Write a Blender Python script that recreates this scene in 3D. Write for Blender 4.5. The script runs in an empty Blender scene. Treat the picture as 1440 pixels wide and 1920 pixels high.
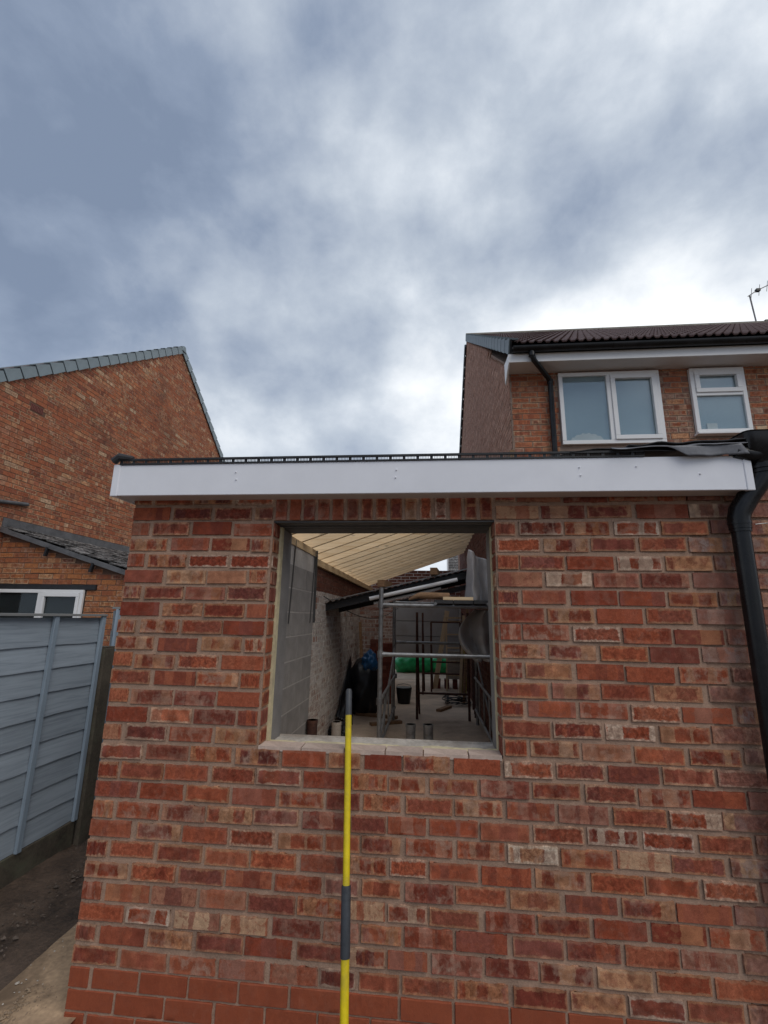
import bpy, bmesh, math, random
from mathutils import Vector, Matrix, noise
SC = bpy.context.scene
COL = SC.collection
R_ = math.radians
rng = random.Random(7)

# ------------------------------------------------------------------ camera
cd = bpy.data.cameras.new('camera'); cam = bpy.data.objects.new('camera', cd); COL.objects.link(cam)
F_PX, PITCH, YAW, ROLL = 869.82, 0.22302, 0.09854, 0.0163
cd.sensor_fit = 'VERTICAL'; cd.sensor_height = 36.0; cd.lens = F_PX / 1920 * 36.0
cd.clip_start = 0.05; cd.clip_end = 2000
fwd = Vector((-math.sin(YAW) * math.cos(PITCH), math.cos(YAW) * math.cos(PITCH), math.sin(PITCH)))
rgt = Vector((math.cos(YAW), math.sin(YAW), 0)); upv = rgt.cross(fwd)
r2 = rgt * math.cos(ROLL) + upv * math.sin(ROLL); u2 = -rgt * math.sin(ROLL) + upv * math.cos(ROLL)
mw = Matrix((r2, u2, -fwd)).transposed().to_4x4(); mw.translation = (1.6019, -2.3305, 1.6907)
cam.matrix_world = mw
SC.camera = cam

# ------------------------------------------------------------------ world, fill lamp, exposure
FILL_AZ, FILL_EL = R_(42), R_(50)        # azimuth measured from -Y (behind the camera) towards +X
fill_dir = Vector((math.sin(FILL_AZ) * math.cos(FILL_EL), -math.cos(FILL_AZ) * math.cos(FILL_EL), math.sin(FILL_EL)))
W = bpy.data.worlds.new('World'); SC.world = W; W.use_nodes = True
SKY_A, SKY_B = (7.23, 9.61, 8.34), (8.94, 8.19, 13.15)
def build_world():
    nt = W.node_tree; nt.nodes.clear()
    N = lambda t, **k: _mk(nt, t, k)
    L = nt.links.new
    out = N('ShaderNodeOutputWorld')
    sky = N('ShaderNodeTexSky'); sky.sky_type = 'NISHITA'; sky.sun_disc = False
    sky.sun_elevation = FILL_EL; sky.sun_rotation = math.pi - FILL_AZ
    b1 = N('ShaderNodeBackground'); b1.inputs[1].default_value = 0.1; L(sky.outputs[0], b1.inputs[0])
    tc = N('ShaderNodeTexCoord')
    sep = N('ShaderNodeSeparateXYZ'); L(tc.outputs['Generated'], sep.inputs[0])
    def math_(op, a, b=None, c=None, clamp=False):
        m = N('ShaderNodeMath'); m.operation = op; m.use_clamp = clamp
        for i, v in enumerate((a, b, c)):
            if v is None: continue
            if isinstance(v, (int, float)): m.inputs[i].default_value = v
            else: L(v, m.inputs[i])
        return m.outputs[0]
    def nz(scale, detail, rough, dist, off, zs=1.25):
        mp = N('ShaderNodeMapping'); mp.inputs['Location'].default_value = off; mp.inputs['Scale'].default_value = (1.0, 1.0, zs)
        L(tc.outputs['Generated'], mp.inputs[0])
        n = N('ShaderNodeTexNoise'); L(mp.outputs[0], n.inputs['Vector'])
        n.inputs['Scale'].default_value = scale; n.inputs['Detail'].default_value = detail
        n.inputs['Roughness'].default_value = rough; n.inputs['Distortion'].default_value = dist
        return n.outputs['Fac']
    big = nz(2.0, 3, 0.45, 0.0, SKY_A); fine = nz(5.2, 10, 0.56, 0.1, SKY_B)
    v = math_('ADD', math_('MULTIPLY', big, 0.82), math_('MULTIPLY', fine, 0.44))
    v = math_('SUBTRACT', v, 0.172)
    # cloud thins and brightens round the hidden sun (front right) and towards the horizon
    dot = N('ShaderNodeVectorMath'); dot.operation = 'DOT_PRODUCT'; L(tc.outputs['Generated'], dot.inputs[0])
    g = Vector((0.46, 0.80, 0.38)).normalized(); dot.inputs[1].default_value = g
    glow = math_('POWER', math_('MAXIMUM', dot.outputs['Value'], 0.0), 16.0)
    broad = math_('POWER', math_('MAXIMUM', dot.outputs['Value'], 0.0), 3.0)
    hz = math_('POWER', math_('SUBTRACT', 1.0, math_('MAXIMUM', sep.outputs[2], 0.0), None, True), 4.5)
    v2 = math_('ADD', math_('ADD', math_('ADD', v, math_('MULTIPLY', glow, 0.34)), math_('MULTIPLY', broad, 0.125)), math_('MULTIPLY', hz, 0.20))
    cr = N('ShaderNodeValToRGB'); L(v2, cr.inputs[0])
    e = cr.color_ramp.elements
    e[0].position = 0.38; e[0].color = (0.205, 0.26, 0.365, 1)
    e[1].position = 0.88; e[1].color = (1.28, 1.29, 1.30, 1)
    for p, c in ((0.45, (0.26, 0.32, 0.43, 1)), (0.52, (0.37, 0.43, 0.53, 1)), (0.59, (0.49, 0.55, 0.635, 1)), (0.66, (0.65, 0.705, 0.775, 1)), (0.75, (0.90, 0.935, 0.97, 1))):
        k = e.new(p); k.color = c
    b2 = N('ShaderNodeBackground'); b2.inputs[1].default_value = 1.12; L(cr.outputs[0], b2.inputs[0])
    mx = N('ShaderNodeMixShader'); mx.inputs[0].default_value = 0.93
    L(b1.outputs[0], mx.inputs[1]); L(b2.outputs[0], mx.inputs[2]); L(mx.outputs[0], out.inputs[0])
def _mk(nt, t, k):
    n = nt.nodes.new(t)
    for a, b in k.items(): setattr(n, a, b)
    return n
build_world()
sl = bpy.data.lights.new('soft_fill', 'SUN'); sl.energy = 1.5; sl.angle = R_(45); sl.color = (1.0, 0.94, 0.85)  # added soft fill from behind the camera, brightens the front wall
so = bpy.data.objects.new('soft_fill', sl); COL.objects.link(so); so.location = (0, -5, 20)
so.rotation_euler = (-fill_dir).to_track_quat('-Z', 'Y').to_euler()
vs = SC.view_settings; vs.view_transform = 'Standard'; vs.look = 'None'; vs.exposure = 0.0; vs.gamma = 1.0; vs.use_curve_mapping = False

# ------------------------------------------------------------------ node materials
class NT:
    def __init__(s, name):
        s.m = bpy.data.materials.new(name); s.m.use_nodes = True; s.t = s.m.node_tree
        s.b = s.t.nodes['Principled BSDF']; s.out = s.t.nodes['Material Output']
    def N(s, t, **k): return _mk(s.t, t, k)
    def put(s, inp, v):
        if isinstance(v, bpy.types.NodeSocket): s.t.links.new(v, inp)
        elif isinstance(v, (tuple, list)) and len(v) == 3 and len(inp.default_value) == 4: inp.default_value = (*v, 1)
        else: inp.default_value = v
    def M(s, op, a, b=None, c=None, clamp=False):
        n = s.N('ShaderNodeMath', operation=op, use_clamp=clamp)
        for i, v in enumerate((a, b, c)):
            if v is not None: s.put(n.inputs[i], v)
        return n.outputs[0]
    def mix(s, f, a, b, mode='MIX'):
        n = s.N('ShaderNodeMix', data_type='RGBA', blend_type=mode)
        s.put(n.inputs[0], f); s.put(n.inputs[6], a); s.put(n.inputs[7], b); return n.outputs[2]
    def noise(s, vec, scale=5, detail=3, rough=.5, dist=0, dim='3D', w=None):
        n = s.N('ShaderNodeTexNoise', noise_dimensions=dim)
        if vec is not None and dim != '1D': s.put(n.inputs['Vector'], vec)
        if w is not None: s.put(n.inputs['W'], w)
        s.put(n.inputs['Scale'], scale); s.put(n.inputs['Detail'], detail); s.put(n.inputs['Roughness'], rough); s.put(n.inputs['Distortion'], dist)
        return n.outputs['Fac']
    def ramp(s, f, stops, interp='LINEAR'):
        n = s.N('ShaderNodeValToRGB'); s.put(n.inputs[0], f); n.color_ramp.interpolation = interp; e = n.color_ramp.elements
        e[0].position, e[0].color = stops[0][0], (*stops[0][1], 1); e[1].position, e[1].color = stops[-1][0], (*stops[-1][1], 1)
        for p, c in stops[1:-1]: k = e.new(p); k.color = (*c, 1)
        return n.outputs[0]
    def sm(s, f, a, b):
        n = s.N('ShaderNodeMapRange', interpolation_type='SMOOTHSTEP'); s.put(n.inputs[0], f); n.inputs[1].default_value = a; n.inputs[2].default_value = b
        return n.outputs[0]
    def coord(s, which='Object', scale=(1, 1, 1)):
        c = s.N('ShaderNodeTexCoord').outputs[which]
        if scale == (1, 1, 1): return c
        m = s.N('ShaderNodeMapping'); s.put(m.inputs[0], c); m.inputs['Scale'].default_value = scale; return m.outputs[0]
    def bump(s, h, strength=.3, dist=.01):
        n = s.N('ShaderNodeBump'); s.put(n.inputs['Height'], h); n.inputs['Strength'].default_value = strength; n.inputs['Distance'].default_value = dist
        s.t.links.new(n.outputs[0], s.b.inputs['Normal'])
    def set(s, **k):
        for a, v in k.items(): s.put(s.b.inputs[a.replace('_', ' ')], v)
        return s

def mottled(name, col, var=.25, scale=6, rough=.8, bump=.2, bd=.006, metallic=0, fine=60, stretch=(1, 1, 1), tint=None, tint_amt=.3, spec=.4):
    n = NT(name); c = n.coord('Object', stretch)
    a = n.noise(c, scale, 5, .6); b = n.noise(c, fine, 3, .6)
    rnd = n.N('ShaderNodeObjectInfo').outputs['Random']
    f = n.M('ADD', n.M('MULTIPLY', a, .65), n.M('MULTIPLY', b, .35))
    lo = tuple(max(0, x * (1 - var * 1.6)) for x in col); hi = tuple(min(1, x * (1 + var * 1.6)) for x in col)
    cc = n.ramp(f, [(.25, lo), (.5, col), (.75, hi)])
    if tint: cc = n.mix(n.M('MULTIPLY', n.sm(n.noise(c, scale * .6, 4, .6, .4), .48, .66), tint_amt), cc, tint)
    hs = n.N('ShaderNodeHueSaturation'); n.put(hs.inputs['Color'], cc); n.put(hs.inputs['Value'], n.M('ADD', n.M('MULTIPLY', rnd, var * .6), 1 - var * .3))
    n.set(Base_Color=hs.outputs[0], Roughness=n.M('ADD', n.M('MULTIPLY', b, .2), rough - .1), Metallic=metallic, Specular_IOR_Level=spec)
    if bump: n.bump(f, bump, bd)
    return n.m

def brick_mat(name, palette, pale, src='object', pale_amt=.85, band_thr=.56, smear=(.42, .275, .205), smear_amt=.6, edge=.9, dirt=.5, soot=0.0, bump=.5, cloud=1.0):
    """palette: weighted base colours by the brick's own random number; pale: the light fired bands; smear: mortar film on the face."""
    n = NT(name)
    rnd = n.N('ShaderNodeObjectInfo').outputs['Random'] if src == 'object' else n.N('ShaderNodeNewGeometry').outputs['Random Per Island']
    uv = n.N('ShaderNodeUVMap').outputs[0]
    sp = n.N('ShaderNodeSeparateXYZ'); n.put(sp.inputs[0], uv); u, v = sp.outputs[0], sp.outputs[1]
    r2_ = n.M('FRACT', n.M('MULTIPLY', rnd, 17.31)); r3 = n.M('FRACT', n.M('MULTIPLY', rnd, 71.7)); r4 = n.M('FRACT', n.M('MULTIPLY', rnd, 233.1))
    seed = n.M('MULTIPLY', rnd, 91.0)
    def cv(sx, sy, off=0.0):
        c = n.N('ShaderNodeCombineXYZ'); n.put(c.inputs[0], n.M('MULTIPLY', u, sx)); n.put(c.inputs[1], n.M('MULTIPLY', v, sy)); n.put(c.inputs[2], n.M('ADD', seed, off)); return c.outputs[0]
    iso = cv(3.1, 1.0)
    base = n.ramp(rnd, palette)
    base2 = n.ramp(r3, palette)
    # fired "kiss mark" bands: vertical blocks of another tone with fairly hard, slightly ragged edges
    wob = n.M('ADD', n.M('MULTIPLY', n.M('SUBTRACT', n.noise(iso, 2.2, 2), .5), .10), n.M('MULTIPLY', n.M('SUBTRACT', n.noise(iso, 14, 3), .5), .05))
    bx = n.M('ADD', u, wob)
    band = n.noise(None, 2.6, 0, .5, dim='1D', w=n.M('ADD', bx, seed))
    has = n.sm(r4, .56, .58)
    # a band often stops short of the bottom or top arris
    vcut = n.sm(n.M('ADD', v, n.M('MULTIPLY', wob, 1.2)), .10, .13)
    bmask = n.M('MULTIPLY', n.M('MULTIPLY', n.sm(band, band_thr, band_thr + .025), has), n.M('MAXIMUM', vcut, n.sm(r3, .5, .52)))
    palec = n.ramp(r2_, pale)
    band2 = n.sm(n.noise(None, 2.2, 0, .5, dim='1D', w=n.M('ADD', bx, n.M('ADD', seed, 31.0))), .54, .565)
    col = n.mix(n.M('MULTIPLY', band2, .75), base, base2)
    # blotches
    col = n.mix(n.M('MULTIPLY', n.sm(n.noise(iso, 2.6, 4, .6, .5), .5, .62), .55), col, n.mix(.5, base2, (.24, .07, .04)))
    col = n.mix(n.M('MULTIPLY', n.sm(n.noise(cv(3.1, 1.0, 17.0), 5.5, 4, .65, .5), .56, .70), .5), col, n.mix(.6, palec, base))
    col = n.mix(n.M('MULTIPLY', bmask, pale_amt), col, palec)
    # lighter fired frame round a darker heart, with worn arrises
    ed = n.M('MINIMUM', n.M('MULTIPLY', n.M('MINIMUM', u, n.M('SUBTRACT', 1.0, u)), 3.1), n.M('MINIMUM', v, n.M('SUBTRACT', 1.0, v)))
    ed0 = n.M('ADD', ed, n.M('MULTIPLY', n.M('SUBTRACT', n.noise(iso, 3.0, 3, .6), .5), .36))
    fm = n.M('MULTIPLY', n.M('SUBTRACT', 1.0, n.sm(ed0, .10, .20)), n.M('MULTIPLY', n.sm(r2_, .15, .6), .92 * edge))
    col = n.mix(fm, col, n.mix(.72, base, palec))
    ed = n.M('ADD', ed, n.M('MULTIPLY', n.M('SUBTRACT', n.noise(iso, 7, 4, .65), .5), .26))
    em = n.M('MULTIPLY', n.M('SUBTRACT', 1.0, n.sm(ed, -.02, .05)), n.M('MULTIPLY', n.M('ADD', .1, n.M('MULTIPLY', r3, .6)), edge))
    col = n.mix(n.M('MINIMUM', em, 1.0), col, n.mix(.5, palec, smear))
    # strong cloudy firing variation inside every brick
    md1 = n.noise(cv(3.1, 1.0, 23.0), 3.6, 5, .62, .7); md2 = n.noise(cv(3.1, 1.0, 43.0), 1.3, 5, .6, .3)
    mdm = n.N('ShaderNodeMix', data_type='FLOAT'); n.put(mdm.inputs[0], n.sm(r3, .35, .65)); n.put(mdm.inputs[2], md1); n.put(mdm.inputs[3], md2)
    col = n.mix(n.M('MULTIPLY', n.M('ADD', .35, n.M('MULTIPLY', r2_, .6)), cloud), col, n.ramp(mdm.outputs[0], [(.30, (.46, .40, .38)), (.47, (.84, .80, .78)), (.56, (1.12, 1.10, 1.08)), (.72, (1.62, 1.60, 1.56))]), 'MULTIPLY')
    col = n.mix(n.M('MULTIPLY', n.sm(ed0, .17, .27), n.M('MULTIPLY', n.sm(r4, .2, .7), .55 * min(1, edge * 1.2))), col, (.62, .50, .46), 'MULTIPLY')
    # mortar film / efflorescence with vertical drag marks
    sm_ = n.sm(n.noise(cv(16, 1.6, 5.0), 1.0, 4, .6), .52, .72)
    sm2 = n.sm(n.noise(iso, 1.6, 3, .6, .3), .46, .66)
    col = n.mix(n.M('MULTIPLY', n.M('MULTIPLY', n.M('ADD', n.M('MULTIPLY', sm_, .5), sm2), n.M('MULTIPLY', r4, r4)), smear_amt), col, smear)
    # fine grain and pits
    g = n.noise(cv(3.1 * 9, 9), 2.4, 5, .7)
    col = n.mix(dirt, col, n.ramp(g, [(.25, (.25, .25, .25)), (.5, (.9, .9, .9)), (.75, (1.45, 1.45, 1.45))]), 'MULTIPLY')
    pit = n.sm(n.noise(cv(3.1 * 6, 6, 9.0), 2.6, 2, .5), .70, .76)
    col = n.mix(n.M('MULTIPLY', pit, .55), col, (.05, .03, .025))
    if soot:
        st = n.sm(n.noise(n.coord('Object') if src == 'island' else iso, 1.4, 4, .6), .5, .75)
        col = n.mix(n.M('MULTIPLY', st, soot), col, (.06, .05, .045))
    n.set(Base_Color=col, Roughness=n.M('ADD', .74, n.M('MULTIPLY', g, .2)), Specular_IOR_Level=.12)
    n.bump(n.M('SUBTRACT', n.M('ADD', n.M('MULTIPLY', g, .5), n.M('MULTIPLY', sm_, .35)), n.M('MULTIPLY', pit, .8)), bump, .004)
    return n.m

def mortar_mat(name, col, var=.3, green=0):
    n = NT(name); c = n.coord('Object')
    a = n.noise(c, 4, 5, .6); b = n.noise(c, 140, 3, .7); d = n.noise(c, 28, 3, .6)
    f = n.M('ADD', n.M('ADD', n.M('MULTIPLY', a, .4), n.M('MULTIPLY', b, .35)), n.M('MULTIPLY', d, .25))
    cc = n.ramp(f, [(.3, tuple(x * (1 - var) for x in col)), (.5, col), (.7, tuple(min(1, x * (1 + var)) for x in col))])
    n.set(Base_Color=cc, Roughness=.92, Specular_IOR_Level=.2); n.bump(n.M('ADD', b, d), .6, .004); return n.m

RED = [(0, (.205, .043, .026)), (.13, (.31, .076, .038)), (.27, (.39, .106, .052)), (.39, (.15, .045, .038)), (.51, (.41, .13, .068)), (.62, (.185, .042, .028)), (.73, (.245, .082, .062)), (.83, (.36, .094, .047)), (.92, (.30, .138, .108)), (.965, (.44, .195, .095)), (1, (.52, .34, .215))]
PALE = [(0, (.43, .19, .125)), (.3, (.39, .17, .12)), (.55, (.45, .27, .155)), (.72, (.42, .19, .095)), (.88, (.50, .33, .21)), (1, (.60, .52, .42))]
M = {}
M['brick'] = brick_mat('reclaimed_brick', RED, PALE)
M['brick_isl'] = brick_mat('reclaimed_brick_far', RED, PALE, 'island')
OLD = [(0, (.23, .095, .075)), (.3, (.29, .125, .09)), (.55, (.24, .12, .10)), (.8, (.33, .16, .11)), (1, (.36, .22, .17))]
M['brick_old'] = brick_mat('weathered_brick', OLD, PALE, smear=(.34, .25, .22), smear_amt=.9, edge=.5)
M['brick_smooth'] = brick_mat('smooth_red_brick', [(0, (.29, .074, .036)), (.5, (.32, .086, .042)), (1, (.27, .068, .034))], [(0, (.30, .09, .05)), (1, (.27, .08, .045))], pale_amt=.15, edge=.12, smear_amt=.08, bump=.25, dirt=.25, cloud=.25)
ORANGE = [(0, (.39, .128, .065)), (.18, (.48, .17, .083)), (.34, (.31, .098, .056)), (.48, (.52, .195, .095)), (.60, (.20, .078, .054)), (.72, (.42, .145, .082)), (.86, (.58, .33, .18)), (.93, (.38, .13, .075)), (1, (.66, .51, .34))]
OPALE = [(0, (.50, .26, .15)), (.5, (.44, .20, .11)), (1, (.58, .44, .28))]
M['brick_gable'] = brick_mat('orange_gable_brick', ORANGE, OPALE, 'object', pale_amt=.55, band_thr=.6, soot=.35)
M['brick_gable_isl'] = brick_mat('orange_gable_brick_far', ORANGE, OPALE, 'island', pale_amt=.55, band_thr=.6, soot=.4)
LEAN = [(0, (.40, .15, .06)), (.3, (.46, .19, .075)), (.5, (.30, .10, .05)), (.7, (.42, .17, .08)), (.85, (.24, .09, .06)), (1, (.5, .27, .14))]
M['brick_lean'] = brick_mat('orange_outhouse_brick', LEAN, OPALE, 'object', pale_amt=.5, soot=.2)
HB = [(0, (.26, .115, .08)), (.25, (.31, .145, .10)), (.45, (.20, .10, .078)), (.65, (.34, .175, .125)), (.8, (.27, .15, .12)), (.92, (.43, .29, .21)), (1, (.52, .42, .33))]
M['brick_house'] = brick_mat('brown_house_brick', HB, [(0, (.45, .30, .2)), (1, (.5, .38, .28))], 'object', pale_amt=.6, band_thr=.6, soot=.25)
M['brick_house_isl'] = brick_mat('brown_house_brick_glare', [(0, (.44, .25, .18)), (.5, (.54, .32, .235)), (1, (.6, .38, .29))], [(0, (.42, .26, .2)), (1, (.45, .32, .25))], 'island', pale_amt=.4)  # paler than the front: glare on the sunless side put into the colour
WHT = [(0, (.56, .53, .50)), (.5, (.66, .63, .60)), (.9, (.6, .55, .5)), (1, (.34, .17, .12))]
M['brick_white'] = brick_mat('whitewashed_brick', WHT, [(0, (.5, .42, .33)), (.6, (.56, .52, .46)), (1, (.28, .12, .08))], 'island', pale_amt=.6, band_thr=.6, smear=(.56, .53, .50), smear_amt=.8, soot=.5)
M['brick_white_obj'] = brick_mat('whitewashed_brick_near', WHT, [(0, (.5, .42, .33)), (.6, (.56, .52, .46)), (1, (.28, .12, .08))], 'object', pale_amt=.6, band_thr=.6, smear=(.56, .53, .50), smear_amt=.8, soot=.4)
M['brick_flaky'] = brick_mat('flaking_painted_brick', [(0, (.48, .42, .38)), (.5, (.30, .13, .09)), (1, (.55, .5, .46))], [(0, (.55, .5, .46)), (1, (.26, .10, .07))], 'island', pale_amt=.9, band_thr=.5, smear=(.5, .46, .43), smear_amt=.9)
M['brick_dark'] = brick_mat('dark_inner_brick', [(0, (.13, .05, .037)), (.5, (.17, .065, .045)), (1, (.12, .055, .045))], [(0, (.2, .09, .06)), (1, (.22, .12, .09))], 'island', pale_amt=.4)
M['mortar'] = mortar_mat('pink_grey_mortar', (.36, .238, .172), .5)
M['mortar_gable'] = mortar_mat('brown_mortar', (.15, .088, .062))
M['mortar_white'] = mortar_mat('whitewashed_mortar', (.56, .53, .50))
M['mortar_house'] = mortar_mat('grey_brown_mortar', (.30, .22, .175))
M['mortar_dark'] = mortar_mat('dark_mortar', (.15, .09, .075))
M['mortar_block'] = mortar_mat('pale_block_mortar', (.40, .375, .35))
M['block'] = mottled('grey_concrete_block', (.235, .22, .208), .25, 5, .92, .4, .004, fine=150)
M['upvc'] = mottled('white_plastic', (.79, .80, .845), .04, 2, .32, 0, fine=9)
M['upvc_house'] = mottled('white_window_plastic', (.78, .78, .78), .04, 2, .35, 0, fine=9)
M['soffit'] = mottled('soffit_plastic', (.62, .59, .58), .05, 3, .45, 0, fine=9)
M['black_plastic'] = mottled('black_plastic', (.006, .0063, .0075), .3, 9, .3, .08, .002, spec=.35, tint=(.03, .03, .033), tint_amt=.3)
M['black_matt'] = mottled('black_strip', (.022, .023, .026), .3, 20, .55, .1)
M['steel_dark'] = mottled('galvanised_lintel', (.10, .10, .10), .3, 8, .55, .2, metallic=.4)
M['galv'] = mottled('galvanised_tube', (.30, .30, .30), .25, 14, .42, .15, .003, metallic=.65, tint=(.12, .11, .10), tint_amt=.5)
M['rust'] = mottled('rusty_steel', (.075, .035, .028), .5, 18, .8, .3, .003, metallic=.2, tint=(.12, .05, .03), tint_amt=.6)
M['concrete'] = mottled('rough_concrete', (.40, .35, .30), .3, 7, .93, .5, .008, fine=90, tint=(.30, .25, .2), tint_amt=.5)
M['sill_concrete'] = mottled('pale_cement', (.50, .45, .39), .3, 12, .93, .7, .008, fine=70, tint=(.36, .30, .25), tint_amt=.6)
M['pir'] = mottled('yellow_foam_edge', (.60, .52, .33), .2, 14, .85, .5, .006, tint=(.40, .34, .24), tint_amt=.5)
M['floor'] = mottled('dusty_concrete_floor', (.56, .435, .325), .3, 1.7, .9, .3, .006, fine=60, tint=(.22, .16, .12), tint_amt=.6)
M['path'] = mottled('muddy_concrete_path', (.44, .30, .185), .45, 3.2, .92, .5, .01, fine=45, tint=(.085, .055, .035), tint_amt=.8)
M['soil'] = mottled('wet_soil', (.10, .066, .046), .6, 5, .85, 1.0, .03, fine=38, tint=(.14, .10, .075), tint_amt=.5)
M['ground'] = mottled('bare_yard_ground', (.12, .09, .065), .4, 2, .95, .6, .02, fine=30)
M['road'] = mottled('asphalt', (.10, .10, .10), .2, 3, .9, .3, .01)
M['stone'] = mottled('rubble_stone', (.13, .10, .08), .5, 20, .95, .4, .006)
M['tan_rubble'] = mottled('tan_rubble', (.27, .195, .13), .4, 20, .95, .4, .006)
M['post'] = mottled('mossy_concrete_post', (.085, .07, .052), .4, 7, .95, .5, .008, tint=(.12, .13, .085), tint_amt=.5)
M['post_edge'] = M['post']
M['slate'] = mottled('dark_slate', (.075, .070, .068), .9, 22, .75, .6, .008, tint=(.32, .31, .295), tint_amt=.8)
M['lead'] = mottled('lead_flashing', (.10, .10, .105), .4, 6, .6, .4, .01)
M['verge'] = mottled('grey_verge_cap', (.21, .26, .285), .15, 5, .6, .1)
M['tile'] = mottled('brown_roof_tile', (.105, .06, .055), .35, 10, .75, .4, .006, tint=(.14, .11, .095), tint_amt=.4)
M['ridge'] = mottled('ridge_tile', (.18, .165, .14), .3, 6, .85, .4, .01)
M['felt'] = mottled('roofing_felt', (.04, .04, .043), .4, 9, .75, .4, .01)
M['flap'] = mottled('grey_lead_flap', (.15, .155, .172), .3, 8, .5, .3, .006)
M['yellow'] = mottled('yellow_pole_paint', (.70, .54, .012), .14, 14, .36, .05, .001, tint=(.34, .26, .05), tint_amt=.45)
M['grip'] = mottled('dark_grey_grip', (.045, .05, .058), .25, 20, .6, .3, .002)
M['tip'] = mottled('charcoal_pole_end', (.055, .058, .065), .2, 15, .5, .1)
M['blue_tarp'] = mottled('blue_plastic_bag', (.018, .085, .20), .4, 8, .35, .2)
M['black_bag'] = mottled('black_plastic_sheet', (.010, .011, .014), .4, 8, .4, .2)
M['green_bag'] = mottled('green_plastic_bag', (.02, .36, .12), .35, 6, .35, .2)
M['door_panel'] = mottled('grey_door_paint', (.30, .29, .285), .12, 2, .6, .1, tint=(.22, .19, .16), tint_amt=.4)
M['timber_old'] = mottled('old_timber', (.24, .14, .075), .4, 9, .85, .4, .006, stretch=(1, 6, 6))
M['level_yellow'] = mottled('dull_yellow_timber', (.42, .36, .06), .2, 8, .6, .1)
M['aerial'] = mottled('aerial_metal', (.20, .19, .19), .2, 20, .5, 0, metallic=.5)
M['airbrick'] = mottled('terracotta_vent', (.20, .07, .055), .2, 20, .9, .3)
M['dark_void'] = mottled('dark_void', (.012, .010, .010), .2, 10, .95, 0)
M['pane_reflection'] = mottled('painted_sky_reflection', (.58, .64, .66), .06, 2, .8, 0)
M['white_thing'] = mottled('white_ceramic', (.6, .62, .6), .1, 12, .5, .1)
M['room'] = mottled('dim_room', (.03, .03, .03), .2, 3, .9, 0)

def wood(name, col, dark, axis=0, knots=True, rough=.7, paint=None):
    n = NT(name); st = [1, 1, 1]; st = [22.0] * 3; st[axis] = 1.1
    c = n.coord('Object', tuple(st)); rnd = n.N('ShaderNodeObjectInfo').outputs['Random']
    vm = n.N('ShaderNodeVectorMath', operation='ADD'); n.put(vm.inputs[0], c)
    cb = n.N('ShaderNodeCombineXYZ'); n.put(cb.inputs[axis], n.M('MULTIPLY', rnd, 50.0)); n.put(cb.inputs[(axis + 1) % 3], n.M('MULTIPLY', rnd, 9.0)); n.put(vm.inputs[1], cb.outputs[0])
    g = n.noise(vm.outputs[0], 2.2, 4, .6, .6)
    cc = n.ramp(g, [(.3, dark), (.55, col), (.8, tuple(min(1, x * 1.12) for x in col))])
    if knots:
        k2 = [9.0] * 3; k2[axis] = 3.6
        mp = n.N('ShaderNodeMapping'); n.put(mp.inputs[0], n.coord('Object')); mp.inputs['Scale'].default_value = k2
        va = n.N('ShaderNodeVectorMath', operation='ADD'); n.put(va.inputs[0], mp.outputs[0]); n.put(va.inputs[1], cb.outputs[0])
        vo = n.N('ShaderNodeTexVoronoi'); n.put(vo.inputs['Vector'], va.outputs[0]); vo.inputs['Scale'].default_value = 1.0
        kn = n.M('SUBTRACT', 1.0, n.sm(vo.outputs['Distance'], .06, .16))
        cc = n.mix(n.M('MULTIPLY', kn, .6), cc, tuple(x * .35 for x in col))
    hs = n.N('ShaderNodeHueSaturation'); n.put(hs.inputs['Color'], cc); n.put(hs.inputs['Value'], n.M('ADD', n.M('MULTIPLY', rnd, .22), .88))
    n.set(Base_Color=hs.outputs[0], Roughness=rough, Specular_IOR_Level=.3); n.bump(g, .25, .004); return n.m
M['pine'] = wood('new_pine', (.82, .63, .40), (.70, .49, .27))
M['pine_y'] = wood('new_pine_plate', (.60, .44, .26), (.5, .34, .18), axis=1)
M['pine_z'] = wood('pale_plank', (.55, .42, .27), (.45, .31, .18), axis=2)
M['fence'] = wood('blue_grey_fence_paint', (.345, .40, .455), (.265, .31, .36), axis=1, knots=False, rough=.7)
M['fence_z'] = wood('blue_grey_batten_paint', (.30, .37, .44), (.24, .30, .37), axis=2, knots=False, rough=.7)
M['fence_cap'] = wood('pale_capping', (.27, .27, .265), (.2, .2, .2), axis=1, knots=False, rough=.8)

def glass_mat(name='window_glass', k=.16):
    n = NT(name); nt = n.t
    tr = n.N('ShaderNodeBsdfTransparent'); tr.inputs[0].default_value = (.80, .86, .88, 1)
    gl = n.N('ShaderNodeBsdfGlossy'); gl.inputs['Roughness'].default_value = .03
    mx = n.N('ShaderNodeMixShader'); n.put(mx.inputs[0], k)
    nt.links.new(tr.outputs[0], mx.inputs[1]); nt.links.new(gl.outputs[0], mx.inputs[2]); nt.links.new(mx.outputs[0], n.out.inputs[0])
    nt.nodes.remove(n.b); return n.m
M['glass'] = glass_mat(); M['glass_dark'] = glass_mat('dark_window_glass', .035)
def sheet_mat(name, col, a):
    n = NT(name); tr = n.N('ShaderNodeBsdfTransparent'); mx = n.N('ShaderNodeMixShader'); mx.inputs[0].default_value = a
    n.set(Base_Color=col, Roughness=.35); n.t.links.new(tr.outputs[0], mx.inputs[1]); n.t.links.new(n.b.outputs[0], mx.inputs[2]); n.t.links.new(mx.outputs[0], n.out.inputs[0]); return n.m
M['polythene'] = sheet_mat('cloudy_polythene', (.55, .53, .51), .8)
M['membrane'] = mottled('pale_membrane', (.50, .48, .47), .12, 5, .55, .2)

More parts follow.
